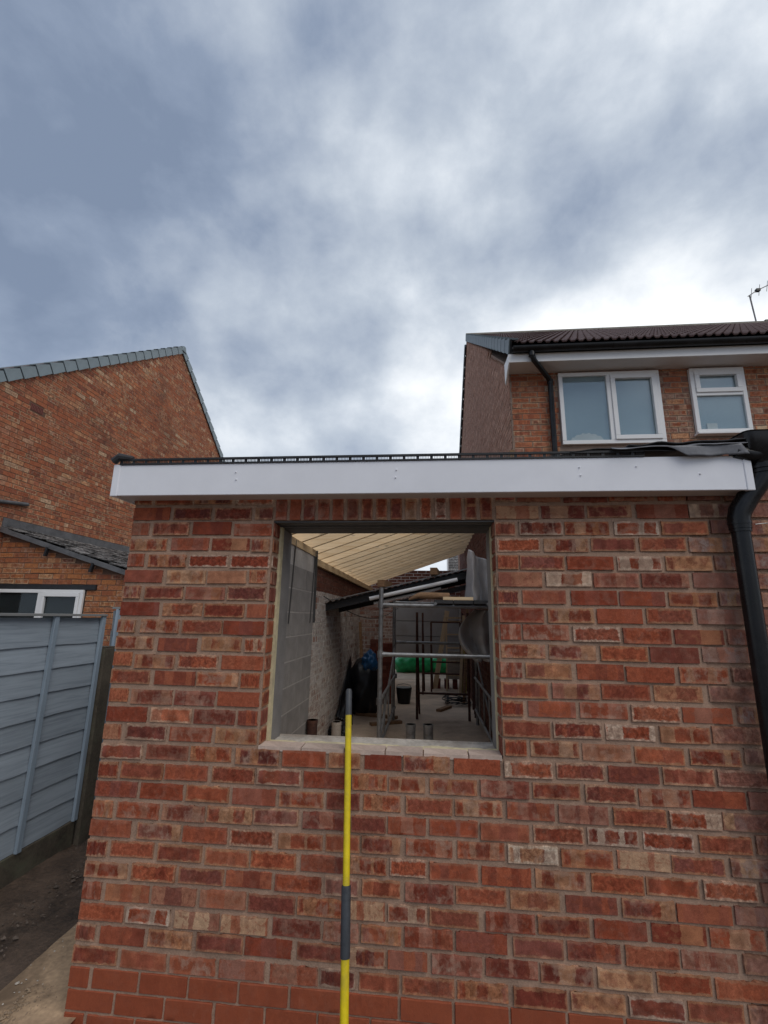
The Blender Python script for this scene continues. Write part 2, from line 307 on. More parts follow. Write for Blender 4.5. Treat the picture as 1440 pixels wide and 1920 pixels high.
# ------------------------------------------------------------------ mesh helpers
BASE = {}
def base_of(o): return BASE.get(o.name, Vector((0, 0, 0)))
class MB:
    def __init__(s): s.v = []; s.f = []; s.uv = []
    def quadface(s, pts, uv=None):
        b = len(s.v); s.v += [Vector(p) for p in pts]; s.f.append(tuple(range(b, b + len(pts)))); s.uv.append(uv)
    def box(s, a, b, skip=()):
        x0, y0, z0 = a; x1, y1, z1 = b; i = len(s.v)
        s.v += [Vector(p) for p in ((x0, y0, z0), (x1, y0, z0), (x1, y1, z0), (x0, y1, z0), (x0, y0, z1), (x1, y0, z1), (x1, y1, z1), (x0, y1, z1))]
        for k, f in enumerate(((0, 3, 2, 1), (4, 5, 6, 7), (0, 1, 5, 4), (2, 3, 7, 6), (1, 2, 6, 5), (3, 0, 4, 7))):
            if k in skip: continue
            s.f.append(tuple(i + q for q in f)); s.uv.append(None)
        return s
    def obox(s, c, ax, ay, az):
        """oriented box: centre and three half-axis vectors"""
        c = Vector(c); ax, ay, az = Vector(ax), Vector(ay), Vector(az); i = len(s.v)
        for dz in (-1, 1):
            for dx, dy in ((-1, -1), (1, -1), (1, 1), (-1, 1)): s.v.append(c + ax * dx + ay * dy + az * dz)
        for f in ((0, 3, 2, 1), (4, 5, 6, 7), (0, 1, 5, 4), (2, 3, 7, 6), (1, 2, 6, 5), (3, 0, 4, 7)): s.f.append(tuple(i + q for q in f)); s.uv.append(None)
        return s
    def beam(s, p, q, w, h, up=(0, 0, 1)):
        p, q = Vector(p), Vector(q); d = q - p; n = d.normalized(); up = Vector(up); sd = n.cross(up)
        if sd.length < 1e-4: sd = n.cross(Vector((1, 0, 0)))
        sd.normalize(); u = sd.cross(n); return s.obox((p + q) / 2, d / 2, sd * w / 2, u * h / 2)
    def tube(s, pts, r, n=10, cap=True, hollow=0):
        pts = [Vector(p) for p in pts]; rs = r if isinstance(r, (list, tuple)) else [r] * len(pts); rings = []
        prev = None
        for i, p in enumerate(pts):
            t = (pts[min(i + 1, len(pts) - 1)] - pts[max(i - 1, 0)]).normalized()
            if prev is None:
                a = t.cross(Vector((0, 0, 1)));
                if a.length < .05: a = t.cross(Vector((1, 0, 0)))
            else: a = prev - t * prev.dot(t)
            a.normalize(); prev = a; b = t.cross(a); base = len(s.v)
            for k in range(n):
                an = 2 * math.pi * k / n; s.v.append(p + (a * math.cos(an) + b * math.sin(an)) * rs[i])
            rings.append(base)
        for i in range(len(rings) - 1):
            for k in range(n):
                k2 = (k + 1) % n; s.f.append((rings[i] + k, rings[i] + k2, rings[i + 1] + k2, rings[i + 1] + k)); s.uv.append(None)
        if cap:
            s.f.append(tuple(rings[0] + k for k in range(n))[::-1]); s.uv.append(None); s.f.append(tuple(rings[-1] + k for k in range(n))); s.uv.append(None)
        return s
    def prism(s, poly, y0, y1, axis='y'):
        """poly: (a, b) points extruded along axis; axis y -> (x,z), x -> (y,z), z -> (x,y)"""
        mk = {'y': lambda a, b, t: (a, t, b), 'x': lambda a, b, t: (t, a, b), 'z': lambda a, b, t: (a, b, t)}[axis]
        n = len(poly); i = len(s.v); s.v += [Vector(mk(a, b, y0)) for a, b in poly] + [Vector(mk(a, b, y1)) for a, b in poly]
        s.f.append(tuple(range(i, i + n))); s.f.append(tuple(range(i + 2 * n - 1, i + n - 1, -1))); s.uv += [None, None]
        for k in range(n): k2 = (k + 1) % n; s.f.append((i + k, i + n + k, i + n + k2, i + k2)); s.uv.append(None)
        return s
    def mesh(s, name, off=(0, 0, 0), smooth=False, fix=True):
        me = bpy.data.meshes.new(name); off = Vector(off); me.from_pydata([tuple(v - off) for v in s.v], [], s.f)
        if any(u is not None for u in s.uv):
            l = me.uv_layers.new(name='UVMap')
            for p, u in zip(me.polygons, s.uv):
                for k, li in enumerate(p.loop_indices): l.data[li].uv = u[k] if u is not None else (.5, .5)
        if fix:
            bm = bmesh.new(); bm.from_mesh(me); bmesh.ops.recalc_face_normals(bm, faces=bm.faces); bm.to_mesh(me); bm.free()
        if smooth:
            for p in me.polygons: p.use_smooth = True
            try: me.set_sharp_from_angle(angle=R_(38))
            except Exception: pass
        return me
    def build(s, name, mat, parent=None, smooth=False, bevel=0, origin=None):
        if origin is None: origin = base_of(parent) if parent else Vector((0, 0, 0))
        o = link(name, s.mesh(name, origin, smooth), mat, parent, origin)
        if bevel:
            m = o.modifiers.new('bevel', 'BEVEL'); m.width = bevel; m.segments = 2; m.limit_method = 'ANGLE'
        return o
def link(name, me, mat, parent=None, world=(0, 0, 0), rot=None):
    o = bpy.data.objects.new(name, me); COL.objects.link(o); world = Vector(world)
    if mat is not None and not me.materials: me.materials.append(mat)
    if parent: o.parent = parent; o.location = world - base_of(parent)
    else: o.location = world
    BASE[o.name] = world
    if rot: o.rotation_euler = rot
    return o
def thing(name, label, cat, loc=(0, 0, 0), group=None):
    o = bpy.data.objects.new(name, None); COL.objects.link(o); o.location = loc; o.empty_display_size = .1; BASE[o.name] = Vector(loc)
    return tag(o, label, cat, group)
def tag(o, label, cat, group=None, kind=None):
    o['label'] = label; o['category'] = cat
    if group: o['group'] = group
    if kind: o['kind'] = kind
    return o
def struct(o, label=None):
    o['kind'] = 'structure'
    if label: o['label'] = label
    return o

# ---- bricks
BMESH = {}
def brick_mesh(L, H, D=.05, var=0, chip=.0025, nx=11, nz=4, key='b'):
    k = (key, round(L, 3), round(H, 3), round(D, 3), var)
    if k in BMESH: return BMESH[k]
    rg = random.Random(repr(k)); mb = MB(); nx = max(3, int(round(nx * L / .215)))
    xs = [-L / 2, -L / 2 + .003] + [-L / 2 + L * i / nx for i in range(1, nx)] + [L / 2 - .003, L / 2]
    zs = [-H / 2, -H / 2 + .003] + [-H / 2 + H * i / nz for i in range(1, nz)] + [H / 2 - .003, H / 2]
    P = {}
    bow = rg.uniform(-.0012, .0012); tilt = rg.uniform(-.0015, .0015)
    for i, x in enumerate(xs):
        for j, z in enumerate(zs):
            e = (i in (0, len(xs) - 1)) + (j in (0, len(zs) - 1))
            px, pz = x, z
            jit = chip * (1.0 if rg.random() < .8 else 2.6)
            if j in (0, len(zs) - 1): pz -= math.copysign(max(0, .006 * noise.noise(Vector((x * 22, j, var * 7 + L * 31)))) * chip / .005, z)
            if i == 0: px += rg.uniform(0, jit)
            if i == len(xs) - 1: px -= rg.uniform(0, jit)
            if j == 0: pz += rg.uniform(0, jit)
            if j == len(zs) - 1: pz -= rg.uniform(0, jit)
            if e == 2: px *= .985; pz *= .95
            y = (.0028 if e else rg.uniform(-.0007, .0007)) + tilt * x / L
            P[i, j] = (px, y, pz + bow * math.cos(3 * x / L))
    uvf = lambda p: (p[0] / L + .5, p[2] / H + .5)
    for i in range(len(xs) - 1):
        for j in range(len(zs) - 1):
            q = [P[i, j], P[i + 1, j], P[i + 1, j + 1], P[i, j + 1]]; mb.quadface(q, [uvf(p) for p in q])
    ring = [(i, 0) for i in range(len(xs))] + [(len(xs) - 1, j) for j in range(1, len(zs))] + [(i, len(zs) - 1) for i in range(len(xs) - 2, -1, -1)] + [(0, j) for j in range(len(zs) - 2, 0, -1)]
    for a in range(len(ring)):
        p, q = P[ring[a]], P[ring[(a + 1) % len(ring)]]
        mb.quadface([p, (p[0], D, p[2]), (q[0], D, q[2]), q], [uvf(p), uvf(p), uvf(q), uvf(q)])
    me = bpy.data.meshes.new('brick'); bm = bmesh.new(); me0 = mb.mesh('brick', fix=False); bm.from_mesh(me0)
    bmesh.ops.remove_doubles(bm, verts=bm.verts, dist=.00002); bmesh.ops.recalc_face_normals(bm, faces=bm.faces); bm.to_mesh(me0); bm.free(); bpy.data.meshes.remove(me)
    for p in me0.polygons: p.use_smooth = True
    try: me0.set_sharp_from_angle(angle=R_(40))
    except Exception: pass
    BMESH[k] = me0; return me0
def simple_brick(L, H, D, var=0, key='s'):
    """a cheap far brick: chamfer-free front with irregular outline and four sides"""
    k = (key, round(L, 3), round(H, 3), round(D, 3), var)
    if k in BMESH: return BMESH[k]
    rg = random.Random(repr(k)); mb = MB(); simple_into(mb, Vector((0, 0, 0)), Vector((1, 0, 0)), Vector((0, -1, 0)), L, H, D, rg)
    BMESH[k] = mb.mesh('brick'); return BMESH[k]
def simple_into(mb, c, U, Nn, L, H, D, rg, jit=.003):
    Z = Vector((0, 0, 1)); j = lambda: rg.uniform(-jit, jit)
    pr = rg.uniform(-.002, .003)
    pts = [(-L / 2 + j(), -H / 2 + j()), (L * .1 + j(), -H / 2 + j()), (L / 2 + j(), -H / 2 + j()), (L / 2 + j(), H / 2 + j()), (-L * .1 + j(), H / 2 + j()), (-L / 2 + j(), H / 2 + j())]
    fr = [c + U * a + Z * b + Nn * pr for a, b in pts]; uv = [(a / L + .5, b / H + .5) for a, b in pts]
    b0 = len(mb.v); mb.v += fr + [p - Nn * (D + pr) for p in fr]; n = 6
    mb.f.append(tuple(b0 + i for i in range(n))); mb.uv.append(uv)
    for i in range(n):
        i2 = (i + 1) % n; mb.f.append((b0 + i2, b0 + i, b0 + n + i, b0 + n + i2)); mb.uv.append([uv[i2], uv[i], uv[i], uv[i2]])
def rows_bricks(u0, u1, z0, z1, L, H, jl, jh, holes=(), keep=None, shift=0.0, rg=rng):
    """stretcher bond over a rectangle, cut at openings; returns (uc, zc, len, height)"""
    out = []; r = 0; z = z0
    while z < z1 - .01:
        off = (0 if r % 2 else .5) * (L + jl) + rg.uniform(-.02, .02) + shift
        zb, zt = z + jh / 2, z + H + jh / 2
        segs = [(u0, u1)]
        for (a, b, c, d) in holes:
            if zt > c + .01 and zb < d - .01:
                ns = []
                for s0, s1 in segs:
                    if b <= s0 or a >= s1: ns.append((s0, s1)); continue
                    if a > s0: ns.append((s0, a))
                    if b < s1: ns.append((b, s1))
                segs = ns
        for s0, s1 in segs:
            u = s0 - (off if s0 == u0 else ((off + s0 - u0) % (L + jl)))
            while u < s1:
                a, b = max(u, s0), min(u + L + jl, s1)
                if b - a > .05:
                    ln = b - a - jl; uc = (a + b) / 2
                    if keep is None or keep(uc, (zb + zt) / 2): out.append((uc, (zb + zt) / 2, round(ln, 2) if ln < L - .02 else L, H))
                u += L + jl
        z += H + jh; r += 1
    return out
def lay(parent, part, origin, U, Nn, bricks, mat_obj, mat_isl, limit, near, D=.03, proud=.006, rough=True):
    """place bricks proud of the mortar plane: the nearest `limit` as objects under `part`, the rest joined."""
    U, Nn = Vector(U), Vector(Nn); rz = math.atan2(U.y, U.x); o0 = Vector(origin)
    P = []
    for uc, zc, L, H in bricks:
        w = o0 + U * uc + Nn * proud; w.z = zc; P.append(((w - Vector(near)).length, w, L, H))
    P.sort(key=lambda t: t[0]); rg = random.Random(len(P))
    for d, w, L, H in P[:limit]:
        o = link('brick', simple_brick(L, H, D, rg.randrange(5)), mat_obj, part, w, (0, 0, rz))
        o.data.materials[0] if o.data.materials else None
    rest = P[limit:]
    if rest:
        mb = MB()
        for d, w, L, H in rest: simple_into(mb, w, U, Nn, L, H, D, rg)
        o = mb.build('bricks', mat_isl, part); o['kind'] = 'stuff'; return o

# ------------------------------------------------------------------ ground
GZ, FZ = -0.075, 0.13
struct(MB().box((-300, -300, -1), (300, 300, GZ - .03)).build('ground', M['ground']))
def patch(name, mat, x0, x1, y0, y1, z, amp, step=.05, seed=0, crown=0):
    mb = MB(); nx, ny = max(2, int((x1 - x0) / step)), max(2, int((y1 - y0) / step)); idx = {}
    for i in range(nx + 1):
        for j in range(ny + 1):
            x = x0 + (x1 - x0) * i / nx; y = y0 + (y1 - y0) * j / ny
            h = noise.noise(Vector((x * 3, y * 3, seed))) * amp + noise.noise(Vector((x * 14, y * 14, seed + 4))) * amp * .45
            idx[i, j] = len(mb.v); mb.v.append(Vector((x, y, z + h + (crown(x, y) if crown else 0))))
    for i in range(nx):
        for j in range(ny): mb.f.append((idx[i, j], idx[i + 1, j], idx[i + 1, j + 1], idx[i, j + 1])); mb.uv.append(None)
    return mb.build(name, mat, smooth=True)
struct(patch('soil', M['soil'], -1.2, -.40, -1.2, 5.5, GZ - .012, .02, .04, 3, lambda x, y: .05 * max(0, (-.75 - x) / .4)))
pth = patch('concrete_path', M['path'], -.47, .06, -1.6, 5.0, GZ + .012, .008, .04, 8, lambda x, y: .03 * (x + .47) / .5 - (.05 if x < -.465 else 0))
struct(pth)
struct(MB().box((.1, .1, -.3), (2.7, 12.5, FZ)).build('floor', M['floor']))
struct(MB().box((-20, 12.5, -.3), (40, 60, .085)).build('road', M['road']))
M['daylight_strip'] = mottled('painted_daylight_concrete', (.55, .45, .34), .2, 3, .9, .3, .006, fine=50)
struct(MB().box((-.5, 10.35, .0), (2.69, 12.6, FZ + .004)).build('daylight_floor_strip', M['daylight_strip']))  # daylight on the floor beyond the door, put into a paler sheet
# ------------------------------------------------------------------ the brick extension
H0, RH = 2.175, 0.0842
BL, JL, BH = .208, .0118, .0722
ext = thing('brick_extension', 'single storey brick extension with an empty window opening and white fascia', 'building', (0, 0, GZ))
front = MB()
WX0, WX1, WZ0, WZ1 = .790, 1.929, H0 - 13 * RH, H0
OLDX = 2.85
for a, b in (((0.004, .0, GZ - .1), (WX0 - .002, .10, 2.5)), ((WX1 + .002, .0, GZ - .1), (OLDX, .10, 2.5)), ((WX0 - .002, .0005, GZ - .1), (WX1 + .002, .0995, WZ0 - .006)), ((WX0 - .002, .0005, WZ1 + .004), (WX1 + .002, .0995, 2.4995))):
    front.box(a, b)
wall = front.build('mortar_wall', M['mortar'], ext)
Xs = lambda b: b * .225 + (.016 if b > 6 else 0)
def rowperps(r):
    odd = r % 2 == 1
    L = [0] + [i + .5 for i in range(0, 4)] if odd else [0, 1, 2, 3]
    inwin = 1 <= r <= 13
    if r <= 0: return None
    left = ([0, .5, 1.5, 2.5, 3.5] if odd else [0, 1, 2, 3, 3.5])
    right = ([8.5, 9, 10, 11, 12, 12.65] if odd else [8.5, 9.5, 10.5, 11.5, 12.65])
    if inwin: return [left, right]
    if r in (25, 26, 27, 28):
        s = .45 if odd else 0; p = [0] + [s + i for i in range(0 if odd else 1, 13)]
        return [[x for x in p if x < 12.3] + [12.65]]
    if odd: return [[0, .5, 1.5, 2.5, 3.5, 4.5, 5.5, 6.2, 7, 8, 9, 10, 11, 12, 12.65]]
    return [[0, 1, 2, 3, 4, 5, 5.75, 6.5, 7.5, 8.5, 9.5, 10.5, 11.5, 12.65]]
def sag(x, z): return .0045 * noise.noise(Vector((x * 1.7, z * 11, 2.0))) + .003 * noise.noise(Vector((x * 6, z * 13, 5.0)))
def put_brick(x0, x1, z0, z1, mat, parent, smooth=False, rg=rng, joint=JL):
    jx = rg.uniform(-.005, .005) if not smooth else 0
    joint = .010 if smooth else joint; L = max(.05, x1 - x0 - joint + rg.uniform(-.004, .005)); L = round(L / .004) * .004
    hh = BH + (rg.choice((-.003, -.0015, 0, .0015, .003)) if not smooth else .0038)
    xc = (x0 + x1) / 2 + jx
    if x0 < .01: xc = x0 + L / 2 + rg.uniform(-.003, .004)
    o = link('brick', brick_mesh(L, hh, .05, rg.randrange(7), .0012 if smooth else .0062, key='e' if smooth else 'b'), None, parent,
             (xc, -.0070 + rg.uniform(-.0032, .0028), (z0 + z1) / 2 + (rg.uniform(-.003, .003) + sag(xc, z0) if not smooth else 0)), (rg.uniform(-.012, .012) * (not smooth), rg.uniform(-.009, .009) * (not smooth), rg.uniform(-.008, .008) * (not smooth)))
    setmat(o, mat); return o
def setmat(o, mat):
    if not o.data.materials: o.data.materials.append(None)
    o.material_slots[0].link = 'OBJECT'; o.material_slots[0].material = mat
rb = random.Random(21)
for r in range(1, 28):
    for seg in [[q if q != 12.65 else (13 if r % 2 else 12.5) for q in sg] for sg in rowperps(r)]:
        for a, b in zip(seg[:-1], seg[1:]):
            put_brick(Xs(a), Xs(b), H0 - r * RH, H0 - (r - 1) * RH, M['brick_smooth'] if r >= 25 else M['brick'], wall, r >= 25, rb)
for k, z in ((0, H0), (1, H0 + RH)):        # the courses beside the soldiers
    for seg in (([0, 1, 2, 3, 3.5], [8.5, 9.5, 10.5, 11.5, 12.65]), ([0, .5, 1.5, 2.5, 3.5], [8.5, 9, 10, 11, 12, 12.65]))[k]:
        for a, b in zip(seg[:-1], seg[1:]): put_brick(Xs(a), Xs(b), z, z + RH, M['brick'], wall, False, rb)
ns = 15
for i in range(ns):                          # soldier course over the opening
    x = WX0 + (WX1 - WX0) * (i + .5) / ns
    o = link('brick', brick_mesh(.21, .062, .05, rb.randrange(6), .003, key='so'), None, wall, (x, -.006 + rb.uniform(-.002, .001), H0 + .004 + .105), (0, math.pi / 2, 0)); setmat(o, M['brick'])
# brick returns in the window reveal: each course shows its end on the jambs
for sx, x in ((1, WX0), (-1, WX1)):
    for r in range(1, 14):
        o = link('brick', brick_mesh(.088, BH, .03, rb.randrange(4), .003, key='rv'), None, wall, (x + sx * .004, .052, H0 - (r - .5) * RH), (0, 0, sx * math.pi / 2)); setmat(o, M['brick'])
# bricks on edge seen from above at the sill
sx0 = WX0
for i, L in enumerate((.205, .20, .185, .17, .20, .19)):
    if sx0 + .04 > WX1: break
    L = min(L, WX1 - sx0 - .004)
    o = link('sill_brick', MB().box((-L / 2, 0, -.02), (L / 2, .095, .0)).mesh('sill_brick'), None, wall, (sx0 + L / 2, -.004, WZ0 + .006 + rb.uniform(-.002, .002)), (0, 0, 0)); setmat(o, M['sillb'] if 'sillb' in M else M.setdefault('sillb', mottled('mortar_smeared_brick', (.47, .36, .30), .25, 9, .9, .5, .006, tint=(.55, .46, .39), tint_amt=.7)))
    sx0 += L + .006
# inner leaf of blocks round the opening, with foam cavity closers, lintel and rough cement sill
IX0, IX1 = .800, 1.923
inner = MB()
inner.box((.20, .142, GZ), (IX0, .30, 2.16)); inner.box((IX1, .142, GZ), (2.80, .30, 2.16)); inner.box((IX0, .1425, GZ), (IX1, .2995, WZ0 - .04))
inner.build('inner_block_leaf', M['block'], ext)
pr = MB(); pr.box((WX0 - .03, .101, WZ0 - .03), (WX0 + .013, .1415, WZ1 - .012)); pr.box((WX1 - .008, .101, WZ0 - .03), (WX1 + .03, .1415, WZ1 - .012)); pr.box((WX0 + .03, .1005, WZ0 - .03), (WX1 - .02, .1418, WZ0 - .025))
pr.build('foam_closer', M['pir'], ext)
def ragged_bar(x0, x1, y0, y1, z0, z1, amp, n=60, seed=0):
    mb = MB(); prev = None
    for i in range(n + 1):
        x = x0 + (x1 - x0) * i / n; q = lambda k: noise.noise(Vector((x * 9, k * 3.3, seed))) * amp + noise.noise(Vector((x * 40, k * 3.3, seed))) * amp * .5
        ring = [(x, y0 + q(0), z0), (x, y0 + q(1), z1 - .006 + q(2)), (x, (y0 + y1) / 2, z1 + q(3)), (x, y1, z1 + q(4)), (x, y1, z0)]
        b = len(mb.v); mb.v += [Vector(p) for p in ring]
        if prev is not None:
            for k in range(4): mb.f.append((prev + k, b + k, b + k + 1, prev + k + 1)); mb.uv.append(None)
        prev = b
    return mb
ragged_bar(WX0 + .004, WX1 - .004, .138, .305, WZ0 - .01, WZ0 - .016, .009, 140, 2).build('cement_sill', M['sill_concrete'], ext, smooth=True)
ragged_bar(WX0 + .004, WX1 - .004, .094, .150, WZ0 - .012, WZ0 - .002, .007, 140, 5).build('sill_foam', M['pir'], ext, smooth=True)
ln = MB(); ln.box((WX0 - .1, .004, H0 - .005), (WX1 + .1, .10, H0 - .0005)); ln.box((WX0 + .002, .104, H0 - .010), (WX1 - .002, .14, H0 + .03)); ln.box((IX0 - .05, .143, H0 - .012), (IX1 + .05, .30, H0 + .1)); ln.build('steel_lintel', M['steel_dark'], ext)
# left inner wall of blocks
lw = MB().box((.02, .10, GZ), (.297, 2.93, 2.355)).build('side_wall', M['mortar_block'], ext)
BLK = {}
def block(L, H, v):
    if (L, H, v) not in BLK: BLK[L, H, v] = MB().box((-L / 2, -.001, -H / 2), (L / 2, .03, H / 2)).mesh('concrete_block')
    return BLK[L, H, v]
for r in range(10):
    z = FZ + .02 + r * .225; y = .31 - (r % 2) * .22
    while y < 2.93:
        a, b = max(y, .305), min(y + .45, 2.93)
        if b - a > .06 and z + .2 < 2.37:
            o = link('concrete_block', block(round(b - a - .012, 2), .211, 0), M['block'], lw, (.298, (a + b) / 2, z + .1125), (0, 0, math.pi / 2))
        y += .45
MB().box((.10, .16, 2.3575), (.306, 2.93, 2.43)).build('wall_plate', M['pine_y'], ext)
MB().box((.05, 2.935, 2.29), (.26, 8.8, 2.37)).build('wall_plate', M['pine_y'], ext)
MB().box((.299, 2.91, 1.62), (.318, 2.945, 2.43)).build('edge_batten', M['steel_dark'], ext)
for y, zb in ((1.98, 1.62), (2.78, 1.62)): MB().beam((.304, y, zb), (.3045, y + .10, 2.42), .004, .026, (0, 1, 0)).build('restraint_strap', M['steel_dark'], ext)
# rafters, rising from the side wall to the house
SL, RX = .35, 2.42
y = 1.05; k = 0
while y < 8.75:
    xe = min(RX, -.14 + y * 1.04); xl = .12 if y < 2.93 else .07; zs = 2.432 if y < 2.93 else 2.372
    d = .17 / math.cos(math.atan(SL)); t0 = .045
    zl = lambda x: 2.437 + SL * (x - .3)
    seat = .30 if y < 2.93 else .255
    poly = [(xl, max(zs, zl(xl)) if y < 2.93 else zs), (seat, zs if y >= 2.93 else zl(seat)), (xe, zl(xe)), (xe, zl(xe) + d), (xl, zl(xl) + d)]
    if y >= 2.93: poly = [(xl, 2.374), (.125, 2.3775), (.16, zl(.16) + .001), (xe, zl(xe)), (xe, zl(xe) + d), (xl, zl(xl) + d)]
    MB().prism(poly, y, y + t0).build('rafter', M['pine'], ext, origin=Vector((1.3, y, 2.7)))
    y += .415
MB().prism([(RX + .001, 3.16), (RX + .045, 3.16), (RX + .045, 3.36), (RX + .001, 3.36)], 2.2, 8.8).build('ledger', M['timber_old'], ext)
# fascia box
FY, FX0, FX1, SZ, FT = -.135, -.052, 3.085, 2.29, 2.452
fas = MB().box((FX0 + .035, FY, SZ - .004), (FX1 - .03, FY + .018, FT)).build('fascia_board', M['upvc'], ext, bevel=.003)
MB().box((FX0 - .002, FY - .004, SZ - .007), (FX0 + .036, FY + .03, FT + .004)).build('corner_trim', M['upvc'], ext, bevel=.004)
MB().box((FX1 - .031, FY - .004, SZ - .007), (FX1 + .004, FY + .03, FT + .002)).build('corner_trim', M['upvc'], ext, bevel=.004)
MB().box((FX0 - .001, FY + .031, SZ - .004), (FX0 + .016, 3.0, FT)).build('side_fascia', M['upvc'], ext, bevel=.003)
MB().box((FX0 + .017, FY + .019, SZ), (FX1 - .005, -.0125, SZ + .009)).build('soffit_board', M['soffit'], ext)
MB().box((FX0 + .017, -.0115, SZ), (-.0115, 3.0, SZ + .009)).build('soffit_board', M['soffit'], ext)
SCR = MB().tube([(0, 0, 0), (0, -.004, 0), (0, -.0055, 0)], [.004, .0038, .0025], 12).mesh('screw_cap', smooth=True)
for x in (.62, 1.44, 2.32):
    for z in (2.365, 2.405): link('screw_cap', SCR, M['upvc'], fas, (x + rb.uniform(-.004, .004), FY, z))
for x, z in ((2.58, 2.405), (2.86, 2.365)): link('screw_cap', SCR, M['upvc'], fas, (x, FY, z))
vt = MB(); vt.box((FX0 + .03, FY - .006, FT + .0005), (2.62, FY + .004, FT + .008)); vt.box((FX0 + .03, FY - .008, FT + .0225), (2.62, FY + .004, FT + .033))
x = FX0 + .03
while x < 2.6:
    vt.box((x, FY - .004, FT + .0085), (x + .014, FY + .004, FT + .023))
    for q in range(1, 7): vt.box((x + .014 + q * .0075, FY - .003, FT + .0075), (x + .0158 + q * .0075, FY + .002, FT + .023))
    x += .068
vt.build('eaves_vent', M['black_matt'], ext)
MB().tube([(FX0 - .004, FY - .006, FT + .02), (FX0 + .03, FY - .01, FT + .045), (FX0 + .10, FY + .0, FT + .036)], [.02, .02, .012], 8).build('felt_end', M['felt'], ext)

# ------------------------------------------------------------------ old wall on the right
oldw = thing('old_brick_wall', 'weathered pinkish brick wall behind the black downpipe', 'wall', (OLDX + .3, 0, GZ))
ow = MB().box((OLDX + .0005, .006, GZ - .1), (4.2, .10, 2.40)).build('mortar_wall', M['mortar'], oldw)
ro = random.Random(4)
for r in range(-1, 28):
    x = Xs(13 if r % 2 else 12.5) if r >= 1 else OLDX + .002; first = True
    while x < 3.75:
        L = (.17 if r % 2 else .225) if first else .228; first = False
        if r == 17: L *= .8
        put_brick(x, x + L, H0 - r * RH + .004, H0 - (r - 1) * RH + .004, M['brick_old'], ow, False, ro); x += L

# ------------------------------------------------------------------ downpipe and hopper
dp = thing('downpipe', 'black plastic downpipe with an angled neck and hopper at the fascia end', 'downpipe', (3.03, -.07, GZ))
MB().tube([(3.03, -.075, GZ), (3.033, -.075, 1.2), (3.036, -.075, 2.155)], .038, 24).build('pipe', M['black_plastic'], dp, smooth=True)
MB().tube([(3.036, -.075, 2.115), (3.036, -.075, 2.165), (3.045, -.078, 2.20), (3.09, -.09, 2.275), (3.135, -.10, 2.335), (3.15, -.103, 2.37), (3.152, -.104, 2.42)], [.045, .046, .047, .046, .046, .047, .047], 24).build('offset_bend', M['black_plastic'], dp, smooth=True)
for z, rr in ((2.135, .0475), (2.10, .043)): MB().tube([(3.036, -.075, z), (3.036, -.075, z + .014)], rr, 24).build('collar', M['black_plastic'], dp, smooth=True)
for z in (2.372, 2.392): MB().tube([(3.152, -.104, z), (3.152, -.104, z + .011)], .053, 24).build('collar', M['black_plastic'], dp, smooth=True)
hp = MB(); rings = [(.048, .048, 2.415), (.055, .055, 2.44), (.10, .075, 2.475), (.105, .08, 2.555), (.11, .085, 2.56)]; n = 20; prev = None
for a, b, z in rings:
    i0 = len(hp.v)
    for k in range(n):
        an = 2 * math.pi * k / n; c, s = math.cos(an), math.sin(an); p = .35
        hp.v.append(Vector((3.165 + a * math.copysign(abs(c) ** p, c), -.10 + b * math.copysign(abs(s) ** p, s), z)))
    if prev is not None:
        for k in range(n): hp.f.append((prev + k, prev + (k + 1) % n, i0 + (k + 1) % n, i0 + k)); hp.uv.append(None)
    prev = i0
hp.build('hopper', M['black_plastic'], dp, smooth=True)
MB().tube([(3.02, -.135, 2.47), (3.10, -.125, 2.455), (3.20, -.12, 2.47)], [.03, .04, .035], 12).build('gutter_outlet', M['black_plastic'], dp, smooth=True)
MB().tube([(3.075, -.118, 2.128), (3.12, -.118, 2.133), (3.6, -.05, 2.15)], .0022, 6).build('pipe_clip_wire', M['galv'], dp)

# felt flaps on the eaves
def sheet(nx, ny, fn, th=.003):
    mb = MB(); g = {}
    for i in range(nx + 1):
        for j in range(ny + 1): g[i, j] = len(mb.v); mb.v.append(Vector(fn(i / nx, j / ny)))
    for i in range(nx):
        for j in range(ny): mb.f.append((g[i, j], g[i + 1, j], g[i + 1, j + 1], g[i, j + 1])); mb.uv.append(None)
    return mb
def solid(o, t):
    m = o.modifiers.new('thick', 'SOLIDIFY'); m.thickness = t; return o
nz_ = lambda a, b, c=0: noise.noise(Vector((a, b, c)))
fl = thing('roofing_felt', 'torn dark felt and grey lead lifting off the eaves beside the hopper', 'roofing felt', (2.75, -.1, 2.49))
solid(sheet(40, 14, lambda s, t: (2.28 + s * .88, FY - .012 + t * .5, 2.492 + .012 * math.sin(s * 9) * (1 - t) + .012 * nz_(s * 7, t * 3, 1) + .10 * t + .018 * s * (1 - t) - .01 * (1 - t) ** 6)).build('felt_sheet', M['felt'], fl, smooth=True), .004)
solid(sheet(30, 8, lambda s, t: (2.55 + s * .55, FY - .026 + t * .2, 2.508 + .010 * nz_(s * 6, t * 3, 9) + .02 * t + .02 * s)).build('felt_sheet', M['felt'], fl, smooth=True), .005)
solid(sheet(30, 6, lambda s, t: (2.47 + s * .60, FY - .032 + t * .02, 2.492 + .012 * nz_(s * 5, 2, 4) + .018 * s + (t - .5) * .012)).build('lead_edge', M['flap'], fl, smooth=True), .003)
solid(sheet(24, 6, lambda s, t: (2.70 + s * .34 + .03 * t, FY - .028 - .006 * math.sin(s * 7), 2.492 - t * .05 * min(1, s * 5) + .006 * nz_(s * 5, 0, 2) + .008 * s)).build('lead_flap', M['flap'], fl, smooth=True), .0025)

